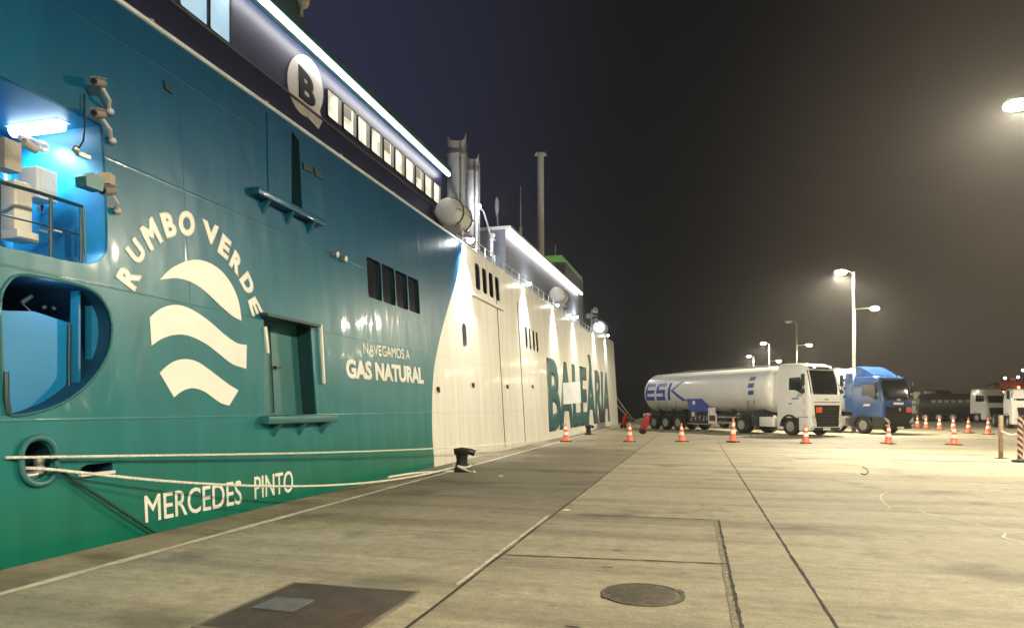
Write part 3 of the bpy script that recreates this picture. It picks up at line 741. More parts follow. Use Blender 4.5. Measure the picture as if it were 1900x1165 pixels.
# ---- funnels: two upright uptakes with scalloped tops
def funnel(px, ytop, w_px, X):
    y, h = hp(px, ytop, X, 0); dist = (Vector((X, y, 0))).length; r = w_px / F_PX * dist * .5
    mb = MB(); n = 64; rings = []
    view = math.atan2(-y, -X)
    for z in (6.5, 8, 10, None):
        ring = []
        for k in range(n):
            a = 2 * math.pi * k / n
            zz = z if z is not None else h + .55 * (math.cos(2 * (a - view - math.pi / 2)) * .5 + .5) ** 2 * r * 2
            ring.append((X + r * math.cos(a), y + r * math.sin(a), zz))
        rings.append(ring)
    inner = [(X + (p[0] - X) * .86, y + (p[1] - y) * .86, p[2]) for p in rings[-1]]
    rings += [inner, [(p[0], p[1], 8.0) for p in inner]]
    mb.loft(rings, caps=False); f = part(mb, 'funnel', mat('funnel_paint', (.50, .50, .52), .32, var=.06))
    mb = MB(); mb.lathe([(r + .0, h - .5), (r + .05, h - .5), (r + .05, h - .36), (r, h - .36)], (X, y, 0), 'Z', 28, True); part(mb, 'funnel_collar', STEEL, f)
    for s_ in (.55, 1.25):
        a = view + s_ - .2; mb = MB(); mb.tube([(X + (r + .05) * math.cos(a), y + (r + .05) * math.sin(a), 6.5), (X + (r + .05) * math.cos(a), y + (r + .05) * math.sin(a), h - .1)], .04, 6); part(mb, 'funnel_pipe', STEEL, f)
funnel(847, 268, 36, -9.2); funnel(876, 300, 26, -9.5)

# ---- small lamp on a davit
p = Vector((-9.0, *hp(888, 383, -9.0, 0)))
q = Vector((-9.0, *hp(914, 437, -9.0, 0)))
mb = MB(); mb.tube([p + Vector((0, .1, 0)), p + Vector((0, .7, -.02)), p + Vector((0, 1.2, -.35)), Vector((q.x, q.y, q.z - .3)), Vector((q.x, q.y, 6.6))], .04, 6); part(mb, 'davit_arm', GREYM)
mb = MB(); mb.ball(p, .10, 12, 8); part(mb, 'davit_lamp', FLOOD); lamp('davit_light', 'POINT', p + Vector((.25, -.25, 0)), ferry, 90, (.95, .96, 1), .1)
mb = MB(); mb.box(q + Vector((0, 0, -.2)), (.2, .3, .08)); mb.box(q + Vector((0, -.15, -.6)), (.1, .1, .8)); mb.ball(q, .14, 10, 8); part(mb, 'searchlight', WHITE)
p = Vector((-9.2, *hp(922, 383, -9.2, 0))); mb = MB(); mb.ball(p, .42, 14, 10, (.25, .35, 1.1)); part(mb, 'antenna_dish', GREYM)
mb = MB(); mb.tube([p, p + Vector((0, .2, -1.2)), p + Vector((0, .3, -2.8))], .04, 6); part(mb, 'dish_mount', GREYM)
# ---- mast with two lamps, whip antenna
my, mh = hp(1003, 285, -8.9, 0)
mb = MB(); mb.cyl((-8.9, my, 6.4), (-8.9, my, mh), .235, .20, 18); mt = part(mb, 'mast', WHITE)
mb = MB(); mb.box((-8.9, my, mh), (.6, .16, .10), (0, 0, YAW)); mb.ball((-8.9 - .28 * RV.x, my - .28 * RV.y, mh - .08), .10, 10, 8); mb.ball((-8.9 + .28 * RV.x, my + .28 * RV.y, mh - .08), .10, 10, 8); part(mb, 'mast_head', WHITE, mt)
ay, ah = hp(966, 345, -8.9, 0)
mb = MB(); mb.cyl((-8.9, ay, 6.6), (-8.9, ay, ah - 2.2), .09, .08, 8); mb.cyl((-8.9, ay, ah - 2.2), (-8.9, ay, ah), .03, .012, 6); part(mb, 'whip_antenna', WHITE)
mb = MB(); mb.tube([(-8.9, my - .1, mh - 5.0), (-8.9, my - 3.2, 8.6)], .012, 5); part(mb, 'mast_stay', STEEL)

# ---- forward superstructure with its LED strip
fy0, fh0 = sp(938, 428); fy1, fh1 = sp(1074, 546)
mb = MB(); mb.prism([(SX, fy0, 6.5), (SX, fy1, 6.5), (SX, fy1, fh1 + .05), (SX, fy0, fh0 + .05)], (-7, 0, 0)); part(mb, 'forward_superstructure', mat('grey_blue_paint', (.16, .17, .20), .4, bump=.05, bscale=1.2))
mb = MB(); mb.prism([(SX + .3, fy0 - .1, fh0 + .06), (SX + .3, fy1, fh1 + .06), (SX + .3, fy1, fh1 + .2), (SX + .3, fy0 - .1, fh0 + .2)], (-7.3, 0, 0)); part(mb, 'forward_roof', WHITE)
mb = MB(); mb.tube([(SX + .24, fy0, fh0), (SX + .24, fy1, fh1)], .06, 8); part(mb, 'led_strip', LED)
# wheelhouse; the green light is put into the brow's colour and glow
by, bh = hp(1010, 487, -10, 0); by2, bh2 = hp(1049, 485, -10, 0)
BX0 = -10.6
mb = MB(); WD = 54.0; Yb = 53.0
zt = EYE + (HY - 487) / F_PX * WD; zt2 = EYE + (HY - 475) / F_PX * WD
xa = gp(1006, 800).x
pL = Vector((0, 0, EYE)) + ray(1006, 487) * WD; pR = Vector((0, 0, EYE)) + ray(1050, 487) * WD
mb.prism([(pL.x - 4, Yb, 6.5), (pR.x, Yb, 6.5), (pR.x, Yb, zt), (pL.x - 4, Yb, zt)], (0, 9, 0)); part(mb, 'wheelhouse', mat('wheelhouse_paint', (.22, .23, .25), .5))
mb = MB(); mb.prism([(pL.x - 4, Yb - .15, zt + .01), (pR.x + .05, Yb - .15, zt + .01), (pR.x - .35, Yb - .15, zt2), (pL.x - 4, Yb - .15, zt2)], (0, 9, 0)); part(mb, 'wheelhouse_brow', mat('green_lit_brow', (.18, .42, .12), .5, emit=.22, ecol=(.30, .75, .18)))
mb = MB(); mb.cyl((pR.x - .9, Yb + .5, zt2), (pR.x - .9, Yb + .5, zt2 + .95), .05); mb.tube([(pR.x - .3, Yb, zt2), (pR.x - .05, Yb + 9, zt2 - .2)], .035, 6); part(mb, 'wheelhouse_antenna', WHITE)
# ---- deck edge clutter, railing stanchions forward
mb = MB()
for i in range(26):
    Y = 21 + i * 1.25; p = hullpt(Y, rail_h(Y), -.15); mb.cyl(p, p + Vector((0, 0, .55)), .018, n=6)
for z in (.28, .55): mb.tube([hullpt(Y, rail_h(Y) + z, -.15) for Y in (21, 36, 52)], .014, 5)
part(mb, 'deck_railing', WHITE)
mb = MB()
for (Y, sx, sy, sz) in ((24.5, .5, 1.2, .9), (27.5, .4, .7, .7), (30.5, .6, 1.6, .6), (38.5, .5, .9, .8), (44, .5, 1.0, .7)):
    mb.box((-8.0, Y, 6.55 + sz / 2), (sx, sy, sz), None, .03)
part(mb, 'deck_locker', mat('locker_grey', (.42, .42, .40), .5))
ty, th_ = hp(1098, 575, -8.2, 0)
mb = MB(); mb.cyl((-8.2, ty, 6.6), (-8.2, ty, th_), .10, .08, 8)
for dz, dx in ((0, .3), (-.5, -.25), (-.9, .35)): mb.ball((-8.2 + dx * RV.x, ty + dx * RV.y, th_ + dz), .24, 10, 8)
mb.box((-8.2, ty, th_ - .5), (.9, .1, .1), (0, 0, YAW)); part(mb, 'signal_mast', GREYM)

# ---- floodlights washing the white hull
FL = [(870, 445, 1500, 1.3), (980, 526, 1300, 1.0), (1033, 568, 1300, .9), (1069, 588, 1200, .9), (1106, 607, 1100, .9), (1127, 622, 900, .9)]
for px, py, pw, sc in FL:
    y_, h_ = hp(px, py, HX + .25, LEAN); h_ = max(h_, rail_h(y_) + .08)
    p = hullpt(y_, h_, .30)
    mb = MB(); mb.box(p + Vector((0, 0, .07)), (.20, .26, .09), (0, .25, 0)); mb.tube([p + Vector((-.05, 0, .06)), p + Vector((-.4, 0, .10)), p + Vector((-.45, 0, -.3))], .03, 6); f = part(mb, 'floodlight', GREYM)
    mb = MB(); mb.ball(p, .085 * sc, 12, 8); part(mb, 'floodlight_lens', FLOOD, f)
    lamp('flood_beam', 'SPOT', p + Vector((.05, 0, -.12)), ferry, pw * 1.15, (1, .98, .95), .06, p + Vector((-.34, -.1, -2.0)), R(84), 1.0)
    lamp('deck_fill_light', 'POINT', p + (Vector((-1.35, 2.2, .5)) if px == 870 else Vector((-1.05, 0, .75))), ferry, 480 if px == 870 else 220, (.92, .95, 1), .08)  # added bare point light inboard, brightens funnels, mast and deckhouses

# ================================================================== LIFERAFT CANISTERS (lashed on cradles at the rail)
def canister(loc, r, L, label, group='liferaft canisters along the rail'):
    t = thing('liferaft_canister', label, 'liferaft', loc, 0, group)
    mb = MB(); prof = [(.02, -L / 2 - .16), (r * .55, -L / 2 - .14), (r * .85, -L / 2 - .06), (r * .97, -L / 2 + .06), (r, -L / 2 + .2)]
    for k in range(6):
        a = -L / 2 + .3 + k * (L - .6) / 5; prof += [(r, a - .06), (r * 1.05, a - .03), (r * 1.05, a + .03), (r, a + .06)]
    prof += [(r, L / 2 - .2), (r * .85, L / 2 + .06), (r * .55, L / 2 + .14), (.02, L / 2 + .16)]
    mb.lathe(prof, (0, 0, r + .28), 'Y', 26); mb.build('shell', WHITE, t)
    mb = MB(); mb.box((r * .0, 0, r + .28), (r * 2.08, L * .98, .05)); mb.box((0, -L / 2 - .02, r + .28), (r * 1.86, .1, .045)); mb.build('seam_band', mat('seam_grey', (.35, .35, .34), .5), t)
    for yy in (-L * .3, L * .3): MB().box((0, yy, .15), (r * 1.7, .10, .30)).box((0, yy, .04), (r * 2.0, .14, .08)).build('cradle', GREYM, t)
    for yy in (-L * .3, L * .3): MB().lathe([(r + .03, yy - .03), (r + .06, yy - .03), (r + .06, yy + .03), (r + .03, yy + .03)], (0, 0, r + .28), 'Y', 26, True).build('strap', DARK, t)
    return t
def can_at(px, py, X, wpx, label, L=1.5):
    y, h = hp(px, py, X, 0); d = Vector((X, y, 0)).dot(FV); r = wpx / F_PX * d / 2
    base = 6.56
    t = canister((X, y + L / 2, h - r - .28), r, L, label)
    mb = MB()
    if h - r - .28 > base + .05:
        mb.box((0, 0, (base - (h - r - .28)) / 2), (.5, L * .7, (h - r - .28) - base)); mb.build('pedestal', GREYM, t)
    return t
can_at(829, 390, -8.0, 50, 'big white liferaft canister beside the grey funnels, nearest the stern')
can_at(1033, 546, -7.9, 30, 'white round-ended liferaft canister at the rail just right of the tall mast')
can_at(1112, 607, -7.9, 25, 'farthest white liferaft canister, at the bow end of the rail')

# ================================================================== QUAY FURNITURE
def bollard(loc, label, s=1.0, rz=.5):
    t = thing('bollard', label, 'bollard', loc, rz, 'black mooring bollards on the quay edge')
    mb = MB(); mb.lathe([(.26, 0), (.26, .04), (.20, .07), (.155, .12), (.14, .30), (.16, .42), (.20, .46), (.21, .52), (.17, .56), (.02, .57)], n=24)
    mb.build('post', BLACK, t)
    mb = MB(); mb.tube([(-.20, 0, .50), (0, 0, .53), (.22, 0, .50), (.33, 0, .455)], lambda u: .085, 10); mb.build('horn', BLACK, t)
    mb = MB(); mb.lathe([(.02, 0), (.30, 0), (.30, .025), (.27, .03), (.02, .03)], n=24)
    for k in range(6): mb.cyl((.24 * math.cos(k * 1.047), .24 * math.sin(k * 1.047), .03), (.24 * math.cos(k * 1.047), .24 * math.sin(k * 1.047), .055), .025, n=6)
    mb.build('base_flange', BLACK, t)
    t.scale = (s, s, s)
    return t
B1 = gp(857, 874); B2 = gp(1092, 806)
bollard((B1.x, B1.y, 0), 'black bollard with two ropes looped round its foot, near the white hull edge', .93, .35)
bollard((B2.x, B2.y, 0), 'small far black bollard beside the ferry lettering', .93, .35)

def rope(name, label, pts, r=.024, k=14):
    mb = MB(); mb.tube(smooth_open(pts, k), r, 8); o = mb.build(name, ROPE_M); return tag(o, label, 'mooring rope', 'mooring ropes of the ferry')
f0 = hullpt(fair_y - .12, fair_h + .03, -.12); f1 = hullpt(fair_y + .05, fair_h + .03, .10)
def on(px, py, X): y, h = hp(px, py, X, 0); return Vector((X, y, h))
def sagline(a, b_, sag, n=7): return [a.lerp(b_, i / n) - Vector((0, 0, sag * 4 * (i / n) * (1 - i / n))) for i in range(n + 1)]
e2 = Vector((B2.x - .12, B2.y - .1, .16))
rope('mooring_rope', 'upper pale mooring rope running straight along the hull to the far bollard', [f0] + sagline(f1, e2, .28), .016)
g0 = hullpt(fair_y - .12, fair_h - .09, -.12); g1 = hullpt(fair_y + .03, fair_h - .10, .10)
e1 = Vector((B1.x - .16, B1.y - .12, .10))
rope('mooring_rope', 'lower sagging mooring rope crossing the ship name to the near bollard', [g0] + sagline(g1, e1, .30), .018)
d0 = hullpt(*hp(96, 868), .06); d1 = hullpt(*hp(300, 1003), .10); d2 = hullpt(*hp(360, 1042), .12)  # dark tube along the hull, modelled in place of a rope's cast shadow
mb = MB(); mb.tube([d0, d0.lerp(d1, .5) + Vector((.02, 0, -.01)), d1, d2], .020, 8); tag(mb.build('mooring_rope', mat('rope_shadow_dark', (.008, .05, .045), .8, bump=.4, bscale=50)), 'thin dark line on the hull standing in for a mooring rope shadow, fairlead to quay edge', 'mooring rope')
loop = [e1 + Vector((0, 0, -.02))] + [Vector((B1.x + .20 * math.cos(a), B1.y + .20 * math.sin(a), .13 + .02 * math.sin(2 * a))) for a in [math.pi * 1.2 - k * .55 for k in range(11)]] + [Vector((B1.x + .25, B1.y - .22, .03)), Vector((B1.x + .42, B1.y - .30, .026))]
rope('mooring_rope', 'short rope eye looped round the foot of the near bollard', loop, .026, 5)
rope('mooring_rope', 'mooring rope lying on the coping between hull edge and near bollard', [Vector((qedge(13.2) + .05, 13.2, .03)), Vector((qedge(14) + .25, 14.2, .026)), Vector((B1.x - .35, B1.y - .45, .026)), Vector((B1.x - .1, B1.y - .28, .026))], .026, 6)
# bow ropes to the far quay
bowp = lambda z: Vector((HX - 1.1, 60.5, z))
b3 = Vector((qedge(74) + .9, 74.0, 0)); 
bollard(tuple(b3), 'distant black bollard beyond the ferry bow', 1.0, .35)
rope('mooring_rope', 'upper bow rope slanting down from the ferry bow behind the tanker', sagline(bowp(4.6), b3 + Vector((.05, 0, .3)), .2), .035)
rope('mooring_rope', 'lower bow rope slanting down from the ferry bow behind the tanker', sagline(bowp(3.6), b3 + Vector((-.1, 0, .2)), .2), .035)

# cones ---------------------------------------------------------------
def make_cone(label, h=.82, group='orange cones in front of the tankers'):
    t = thing('traffic_cone', label, 'traffic cone', (0, 0, 0), 0, group)
    rb, rt = .155, .03
    def rad(z): return rb + (rt - rb) * (z / h)
    mb = MB(); mb.box((0, 0, .022), (.44, .44, .044), None, .012); mb.build('base', mat('cone_base_rubber', (.10, .030, .018), .7, var=.3), t)
    z1, z2, z3, z4 = .36 * h, .52 * h, .66 * h, .80 * h
    mb = MB(); mb.lathe([(rad(.03) + .02, .044), (rad(.06), .07), (rad(z1), z1), (rad(z1), z1 + .001), (rad(z4), z4), (rad(h), h), (rad(h) * .6, h + .005)], n=20); mb.build('cone_body', ORANGE, t)
    for a, b_ in ((z1, z2), (z3, z4)):
        mb = MB(); mb.lathe([(rad(a) + .004, a), (rad(b_) + .004, b_)], n=20); mb.build('reflective_band', REFL, t)
    return t
front = [(1050, 819, 'orange cone nearest the ferry hull, in front of the far bollard'), (1168, 819, 'orange cone between the two red extinguishers and the ferry'), (1265, 819, 'orange cone in front of the rear wheels of the white tanker'),
         (1360, 820, 'tall orange cone before the drive axle of the white tanker'), (1495, 822, 'orange cone in front of the white cab grille'), (1648, 823, 'orange cone in front of the blue cab'), (1770, 825, 'squat orange cone right of the blue cab, alone on the concrete')]
proto = make_cone('x')
for i, (px, py, lab) in enumerate(front):
    o = proto if i == 0 else copy_tree(proto)
    g = gp(px, py); o.location = (g.x, g.y, 0); o.rotation_euler = (R(random.uniform(-1.5, 1.5)), R(random.uniform(-1.5, 1.5)), .37 * i); o['label'] = lab
    hgt = {1360: 1.28, 1770: .95}.get(px, 1.0)
    o.scale = (1.05, 1.05, hgt * 1.02)
back = [(1702, 793, 'far small cone just behind the blue cab bumper'), (1718, 795, 'second far cone to the right of the blue cab'), (1743, 797, 'far cone in front of the dark truck'), (1769, 800, 'far cone before the dark tank trailer'), (1797, 803, 'far cone left of the far white cab'), (1834, 806, 'far cone in front of the far white cab, nearest of the far row')]
for i, (px, py, lab) in enumerate(back):
    o = copy_tree(proto); g = gp(px, py); o.location = (g.x, g.y, 0); o.rotation_euler = (0, 0, .5 * i); o['label'] = lab; o['group'] = 'far row of cones by the parked trucks'; o.scale = (1.1, 1.1, 1.15)

# wheeled fire extinguishers -------------------------------------------
def extinguisher(loc, rz, label, s=1.0):
    t = thing('fire_extinguisher', label, 'fire extinguisher', loc, rz, 'red wheeled fire extinguishers')
    q = Matrix.Rotation(R(14), 3, 'Y')
    def tr(p): return q @ Vector(p) + Vector((-.05, 0, .1))
    mb = MB(); n = 18
    rings = [[tr((r * math.cos(2 * math.pi * k / n), r * math.sin(2 * math.pi * k / n), z)) for k in range(n)] for r, z in ((.05, .08), (.15, .12), (.17, .2), (.17, .82), (.15, .92), (.06, .98), (.05, 1.04))]
    mb.loft(rings); mb.build('cylinder', RED, t)
    mb = MB(); mb.tube([tr((.1, .14, 1.0)), tr((-.18, .14, .6)), tr((-.18, .14, .05))], .018, 6); mb.tube([tr((.1, -.14, 1.0)), tr((-.18, -.14, .6)), tr((-.18, -.14, .05))], .018, 6); mb.tube([tr((.1, .14, 1.0)), tr((.1, -.14, 1.0))], .018, 6); mb.build('frame', RED, t)
    for s_ in (.2, -.2):
        mb = MB(); mb.lathe([(.06, -.03), (.13, -.035), (.15, -.02), (.15, .02), (.13, .035), (.06, .03)], (-.08, s_, .15), 'Y', 20, True); mb.cyl((-.08, s_ - .01, .15), (-.08, s_ + .01, .15), .07, n=14); mb.build('wheel', RUBBER, t)
    mb = MB(); mb.tube([tr((.05, 0, 1.06)), tr((.2, .1, 1.1)), tr((.22, .12, .7)), tr((.19, .05, .4)), tr((.2, -.08, .7))], .02, 6); mb.build('hose', BLACK, t)
    mb = MB(); mb.box(tr((0, 0, 1.08)), (.08, .08, .08)); mb.build('valve', STEEL, t)
    t.scale = (s, s, s)
g = gp(1195, 805); extinguisher((g.x, g.y, 0), .3, 'tall red wheeled extinguisher leaning beside the tanker rear', 1.02)
g = gp(1158, 794); extinguisher((g.x, g.y, 0), -.6, 'smaller red wheeled extinguisher between the ferry bow and the tanker', .95)

# lamp posts -----------------------------------------------------------
def lamp_post(loc, label, h=10.0, lit=True, low=True, power=15000, low_power=3000, low_lit=True):
    t = thing('street_lamp', label, 'street lamp', loc, 0, 'quay lamp posts')
    mb = MB(); mb.lathe([(.14, 0), (.14, .8), (.105, .9), (.075, h - .2), (.06, h)], n=16); mb.box((0, 0, .012), (.5, .5, .024)); mb.build('pole', mat('lamp_pole_paint', (.30, .29, .27), .5), t)
    mb = MB(); mb.tube([(0, 0, h - .15), (-.25, 0, h + .02), (-.75, 0, h + .05)], .045, 8); mb.build('arm', GREYM, t)
    mb = MB(); mb.box((-.72, 0, h + .06), (.62, .30, .13), None, .03); hd = mb.build('lamp_head', GREYM, t)
    mb = MB(); mb.ball((-.74, 0, h - .02), .27, 16, 8, (1.25, .9, .5)); mb.build('lens', SODIUM if lit else LAMPG, hd)
    if lit: lamp('lamp_glow', 'SPOT', (-.74, 0, h - .20), t, power, (1, .89, .66), .18, (-.74 - 1.2, 0, 0), R(168), .35, world=False)
    if low:
        z = h * .765
        mb = MB(); mb.tube([(0, 0, z), (.5, 0, z + .03), (1.0, 0, z + .05)], .035, 8); mb.build('arm', GREYM, t)
        mb = MB(); mb.box((1.15, 0, z + .10), (.42, .24, .10), None, .03); hd = mb.build('lamp_head', GREYM, t)
        mb = MB(); mb.ball((1.17, 0, z + .0), .22, 16, 8, (1.1, .9, .6)); mb.build('lens', SODIUM if low_lit else LAMPG, hd)
        if low_lit: lamp('lamp_glow', 'SPOT', (1.17, 0, z - .17), t, low_power, (1, .90, .68), .15, (1.9, 0, 0), R(165), .35, world=False)
    return t
LX = 9.35
lamp_post((LX + .18, 21.9, 0), 'nearest quay lamp post, its glaring head at the right edge of the picture', power=8800)
lamp_post((LX + .35, 46.0, 0), 'tall lit lamp post behind the white and blue cabs')
lamp_post((LX + .5, 71.2, 0), 'lamp post with an unlit top head and one lit lower head, behind the white tanker', lit=False)
lamp_post((LX + .4, 94.2, 0), 'lit lamp post with two small heads, second farthest', power=10000)
lamp_post((LX + .35, 117, 0), 'farthest lit lamp post, smallest, above the tank', power=8000, low=False)
lamp_post((LX + .4, -2.4, 0), 'quay lamp post standing behind the photographer', power=16500)
lamp_post((36, 46, 0), 'added unseen lamp post beyond the right edge, brightening the yard', power=8500)  # lamp post added out of view to light the far trucks
lamp_post((LX + .4, -26.5, 0), 'quay lamp post far behind the photographer', power=14000)

# barrier posts at the right edge -----------------------------------------
g = gp(1857, 850)
t = thing('steel_post', 'plain rusty steel post beside the striped barrier post', 'post', (g.x, g.y, 0))
MB().box((0, 0, .64), (.10, .10, 1.28), None, .008).build('post', mat('rusty_post_paint', (.30, .22, .15), .7, var=.3, scale=8), t)
MB().box((0, 0, .01), (.26, .26, .02)).build('base_plate', RUST, t)
g2 = gp(1893, 857)
t = thing('striped_post', 'red and white striped barrier post at the right edge', 'post', (g2.x, g2.y, 0))
st = bpy.data.materials.new('red_white_stripes'); st.use_nodes = True
T_, N_, L_ = nodes_of(st); tcx = N_.new('ShaderNodeTexCoord'); sx = N_.new('ShaderNodeSeparateXYZ'); L_.new(tcx.outputs['Object'], sx.inputs[0])
ad = N_.new('ShaderNodeMath'); ad.operation = 'MULTIPLY_ADD'; L_.new(sx.outputs['Z'], ad.inputs[0]); ad.inputs[1].default_value = 1; L_.new(sx.outputs['X'], ad.inputs[2])
fr = N_.new('ShaderNodeMath'); fr.operation = 'PINGPONG'; L_.new(ad.outputs[0], fr.inputs[0]); fr.inputs[1].default_value = .085
gt = N_.new('ShaderNodeMath'); gt.operation = 'GREATER_THAN'; L_.new(fr.outputs[0], gt.inputs[0]); gt.inputs[1].default_value = .0425
mx = N_.new('ShaderNodeMix'); mx.data_type = 'RGBA'; mx.inputs[6].default_value = (.75, .70, .62, 1); mx.inputs[7].default_value = (.22, .03, .025, 1); L_.new(gt.outputs[0], mx.inputs[0]); L_.new(mx.outputs[2], N_['Principled BSDF'].inputs['Base Color'])
MB().cyl((0, 0, .05), (0, 0, 1.3), .065, n=16).build('pole', st, t)
MB().lathe([(.20, 0), (.20, .05), (.08, .09), (.07, .10)], n=20).build('base', BLACK, t)
mb = MB(); a_ = Vector((g.x, g.y, .80)); b_ = Vector((g2.x, g2.y, .78)); mb.tube([a_ + Vector((.0, -.055, 0)), mid(a_, b_) + Vector((0, -.03, -.06)), b_ + Vector((0, .07, 0))], .025, 6)
tag(mb.build('barrier_tape', REFL), 'pale barrier tape strung between the rusty and the striped post', 'tape')

# litter on the ground ----------------------------------------------------
def litter(name, label, pts, r, m): return tag((lambda b: b.build(name, m))(MB().tube(smooth_open([gp(x, y, .012) for x, y in pts], 4), r, 6)), label, 'litter')
litter('wire_scrap', 'thin curled wire scrap lying on the right hand concrete', [(1601, 866), (1607, 869), (1611, 874), (1606, 880), (1598, 878)], .010, JOINT)
def mark(pts, w):
    P = [gp(*q) for q in smooth_open(pts, 5)]; rr = random.Random(5); b = MB(); A = []
    for i, p in enumerate(P):
        d = (P[min(i + 1, len(P) - 1)] - P[max(i - 1, 0)]).normalized(); nn = Vector((-d.y, d.x, 0)) * w * rr.uniform(.3, .8)
        A.append((b.b.verts.new((p.x + nn.x, p.y + nn.y, .005)), b.b.verts.new((p.x - nn.x, p.y - nn.y, .005))))
    for (a, c_), (d_, e) in zip(A, A[1:]): b.b.faces.new((a, d_, e, c_))
    return struct(b.build('ground_chalk_mark', LINE_P, smooth=False))
mark([(1705, 948), (1740, 958), (1790, 968), (1850, 984), (1876, 991)], .018)
mark([(1866, 990), (1862, 997), (1880, 1003), (1900, 1010)], .022)
mark([(1672, 910), (1644, 913), (1634, 922), (1640, 932), (1652, 942)], .015)
for px, py, lab in ((1052, 948, 'scrap of white paper on the slab joint, right of the painted line'), (930, 884, 'scrap of white paper on the dark apron near the bollard')):
    g = gp(px, py); mb = MB(); mb.quad([(g.x - .06, g.y - .03, .01), (g.x + .03, g.y - .05, .02), (g.x + .06, g.y + .04, .012), (g.x - .02, g.y + .03, .03)]); tag(mb.build('paper_scrap', REFL), lab, 'litter')

# ================================================================== TRUCKS (local: x forward, y left, z up; origin under the front axle)
def wheel(parent, x, y, r=.50, w=.30, dual=False):
    out = 1 if y > 0 else -1
    t = MB(); hw = w / 2 if not dual else w
    t.lathe([(r * .56, -hw), (r * .94, -hw), (r, -hw * .75), (r, hw * .75), (r * .94, hw), (r * .56, hw)], (x, y - (out * w * .5 if dual else 0), r), 'Y', 28, True)
    o = t.build('wheel', RUBBER, parent)
    m = MB(); yo = y + out * w * .5 * (.98 if not dual else 1) - (0 if not dual else 0)
    d = -.10 if dual else -.02
    m.lathe([(r * .58, 0), (r * .54, -.02), (r * .46, d * 1.0 - .03), (r * .30, d - .02), (r * .26, .0 + d + .06), (r * .16, d + .07), (.01, d + .07)], (0, 0, 0), 'Y', 24)
    for v in m.b.verts: v.co = Vector((x + v.co.x, yo + out * v.co.y - out * .005, r + v.co.z))
    for k in range(10):
        a = 2 * math.pi * k / 10; p = Vector((x + r * .34 * math.cos(a), yo + out * (d - .02), r + r * .34 * math.sin(a))); m.cyl(p, p + Vector((0, out * .03, 0)), .018, n=6)
    m.build('rim', RIM, o)
    return o
def section(z, xf, xb, hw, rf, rb=.06, off=0.0, n=6):
    """closed plan outline: starts mid back, goes along right side to the front, back along left"""
    P = []
    def arc(cx, cy, r, a0, a1):
        for k in range(n + 1):
            a = R(a0 + (a1 - a0) * k / n); P.append((cx + (r + off) * math.cos(a), cy + (r + off) * math.sin(a), z))
    arc(xb + rb, -hw + rb, rb, 180, 270); arc(xf - rf, -hw + rf, rf, 270, 360); arc(xf - rf, hw - rf, rf, 0, 90); arc(xb + rb, hw - rb, rb, 90, 180)
    return P
def interp(secs, z):
    for a, b_ in zip(secs, secs[1:]):
        if a[0] <= z <= b_[0]:
            t = (z - a[0]) / (b_[0] - a[0]); return tuple(p + (q - p) * t for p, q in zip(a, b_))
    return secs[-1] if z > secs[-1][0] else secs[0]
def front_panel(secs, z0, z1, ymax, off, parent, name, m, wrap=False, n=10, ymax_top=None, thick=.012, steps=6):
    """panel following the cab front between heights z0..z1 and |y|<ymax (wraps round the corner)"""
    mb = MB(); grid = []
    for j in range(steps + 1):
        z = z0 + (z1 - z0) * j / steps; _, xf, xb, hw, rf = interp(secs, z)
        ym = ymax + ((ymax_top if ymax_top is not None else ymax) - ymax) * j / steps
        row = []
        for i in range(n + 1):
            y = -ym + 2 * ym * i / n; a = abs(y); c = hw - rf
            if a <= c: x = xf
            else:
                dd = min(a - c, rf * .999); x = xf - rf + math.sqrt(max(0, rf * rf - dd * dd))
            row.append((x + off, y, z))
        grid.append(row)
    mb.loft(grid, closed=False)
    back = [[(p[0] - off - .02, p[1], p[2]) for p in r] for r in grid]
    # close the rim so the panel has thickness
    per = grid[0] + [r[-1] for r in grid[1:]] + grid[-1][::-1][1:] + [r[0] for r in grid[::-1][1:-1]]
    perb = back[0] + [r[-1] for r in back[1:]] + back[-1][::-1][1:] + [r[0] for r in back[::-1][1:-1]]
    mb.loft([per, perb], closed=True, caps=False)
    return mb.build(name, m, parent)
def side_panel(secs, pts, side, parent, name, m, off=.006, th=.02):
    mb = MB(); P = []
    for x, z in pts:
        hw = interp(secs, z)[3]; P.append((x, side * (hw + off), z))
    mb.prism(P, (0, -side * th, 0)); return mb.build(name, m, parent)
def arch(parent, x, y, r, m, w=.5, a0=5, a1=175, name='mudguard', th=.03):
    mb = MB(); A = []
    for k in range(15):
        a = R(a0 + (a1 - a0) * k / 14); c, s_ = math.cos(a), math.sin(a)
        A.append([(x + r * c, y - w / 2, .5 + r * s_), (x + r * c, y + w / 2, .5 + r * s_), (x + (r + th) * c, y + w / 2, .5 + (r + th) * s_), (x + (r + th) * c, y - w / 2, .5 + (r + th) * s_)])
    mb.loft(A); return mb.build(name, m, parent)

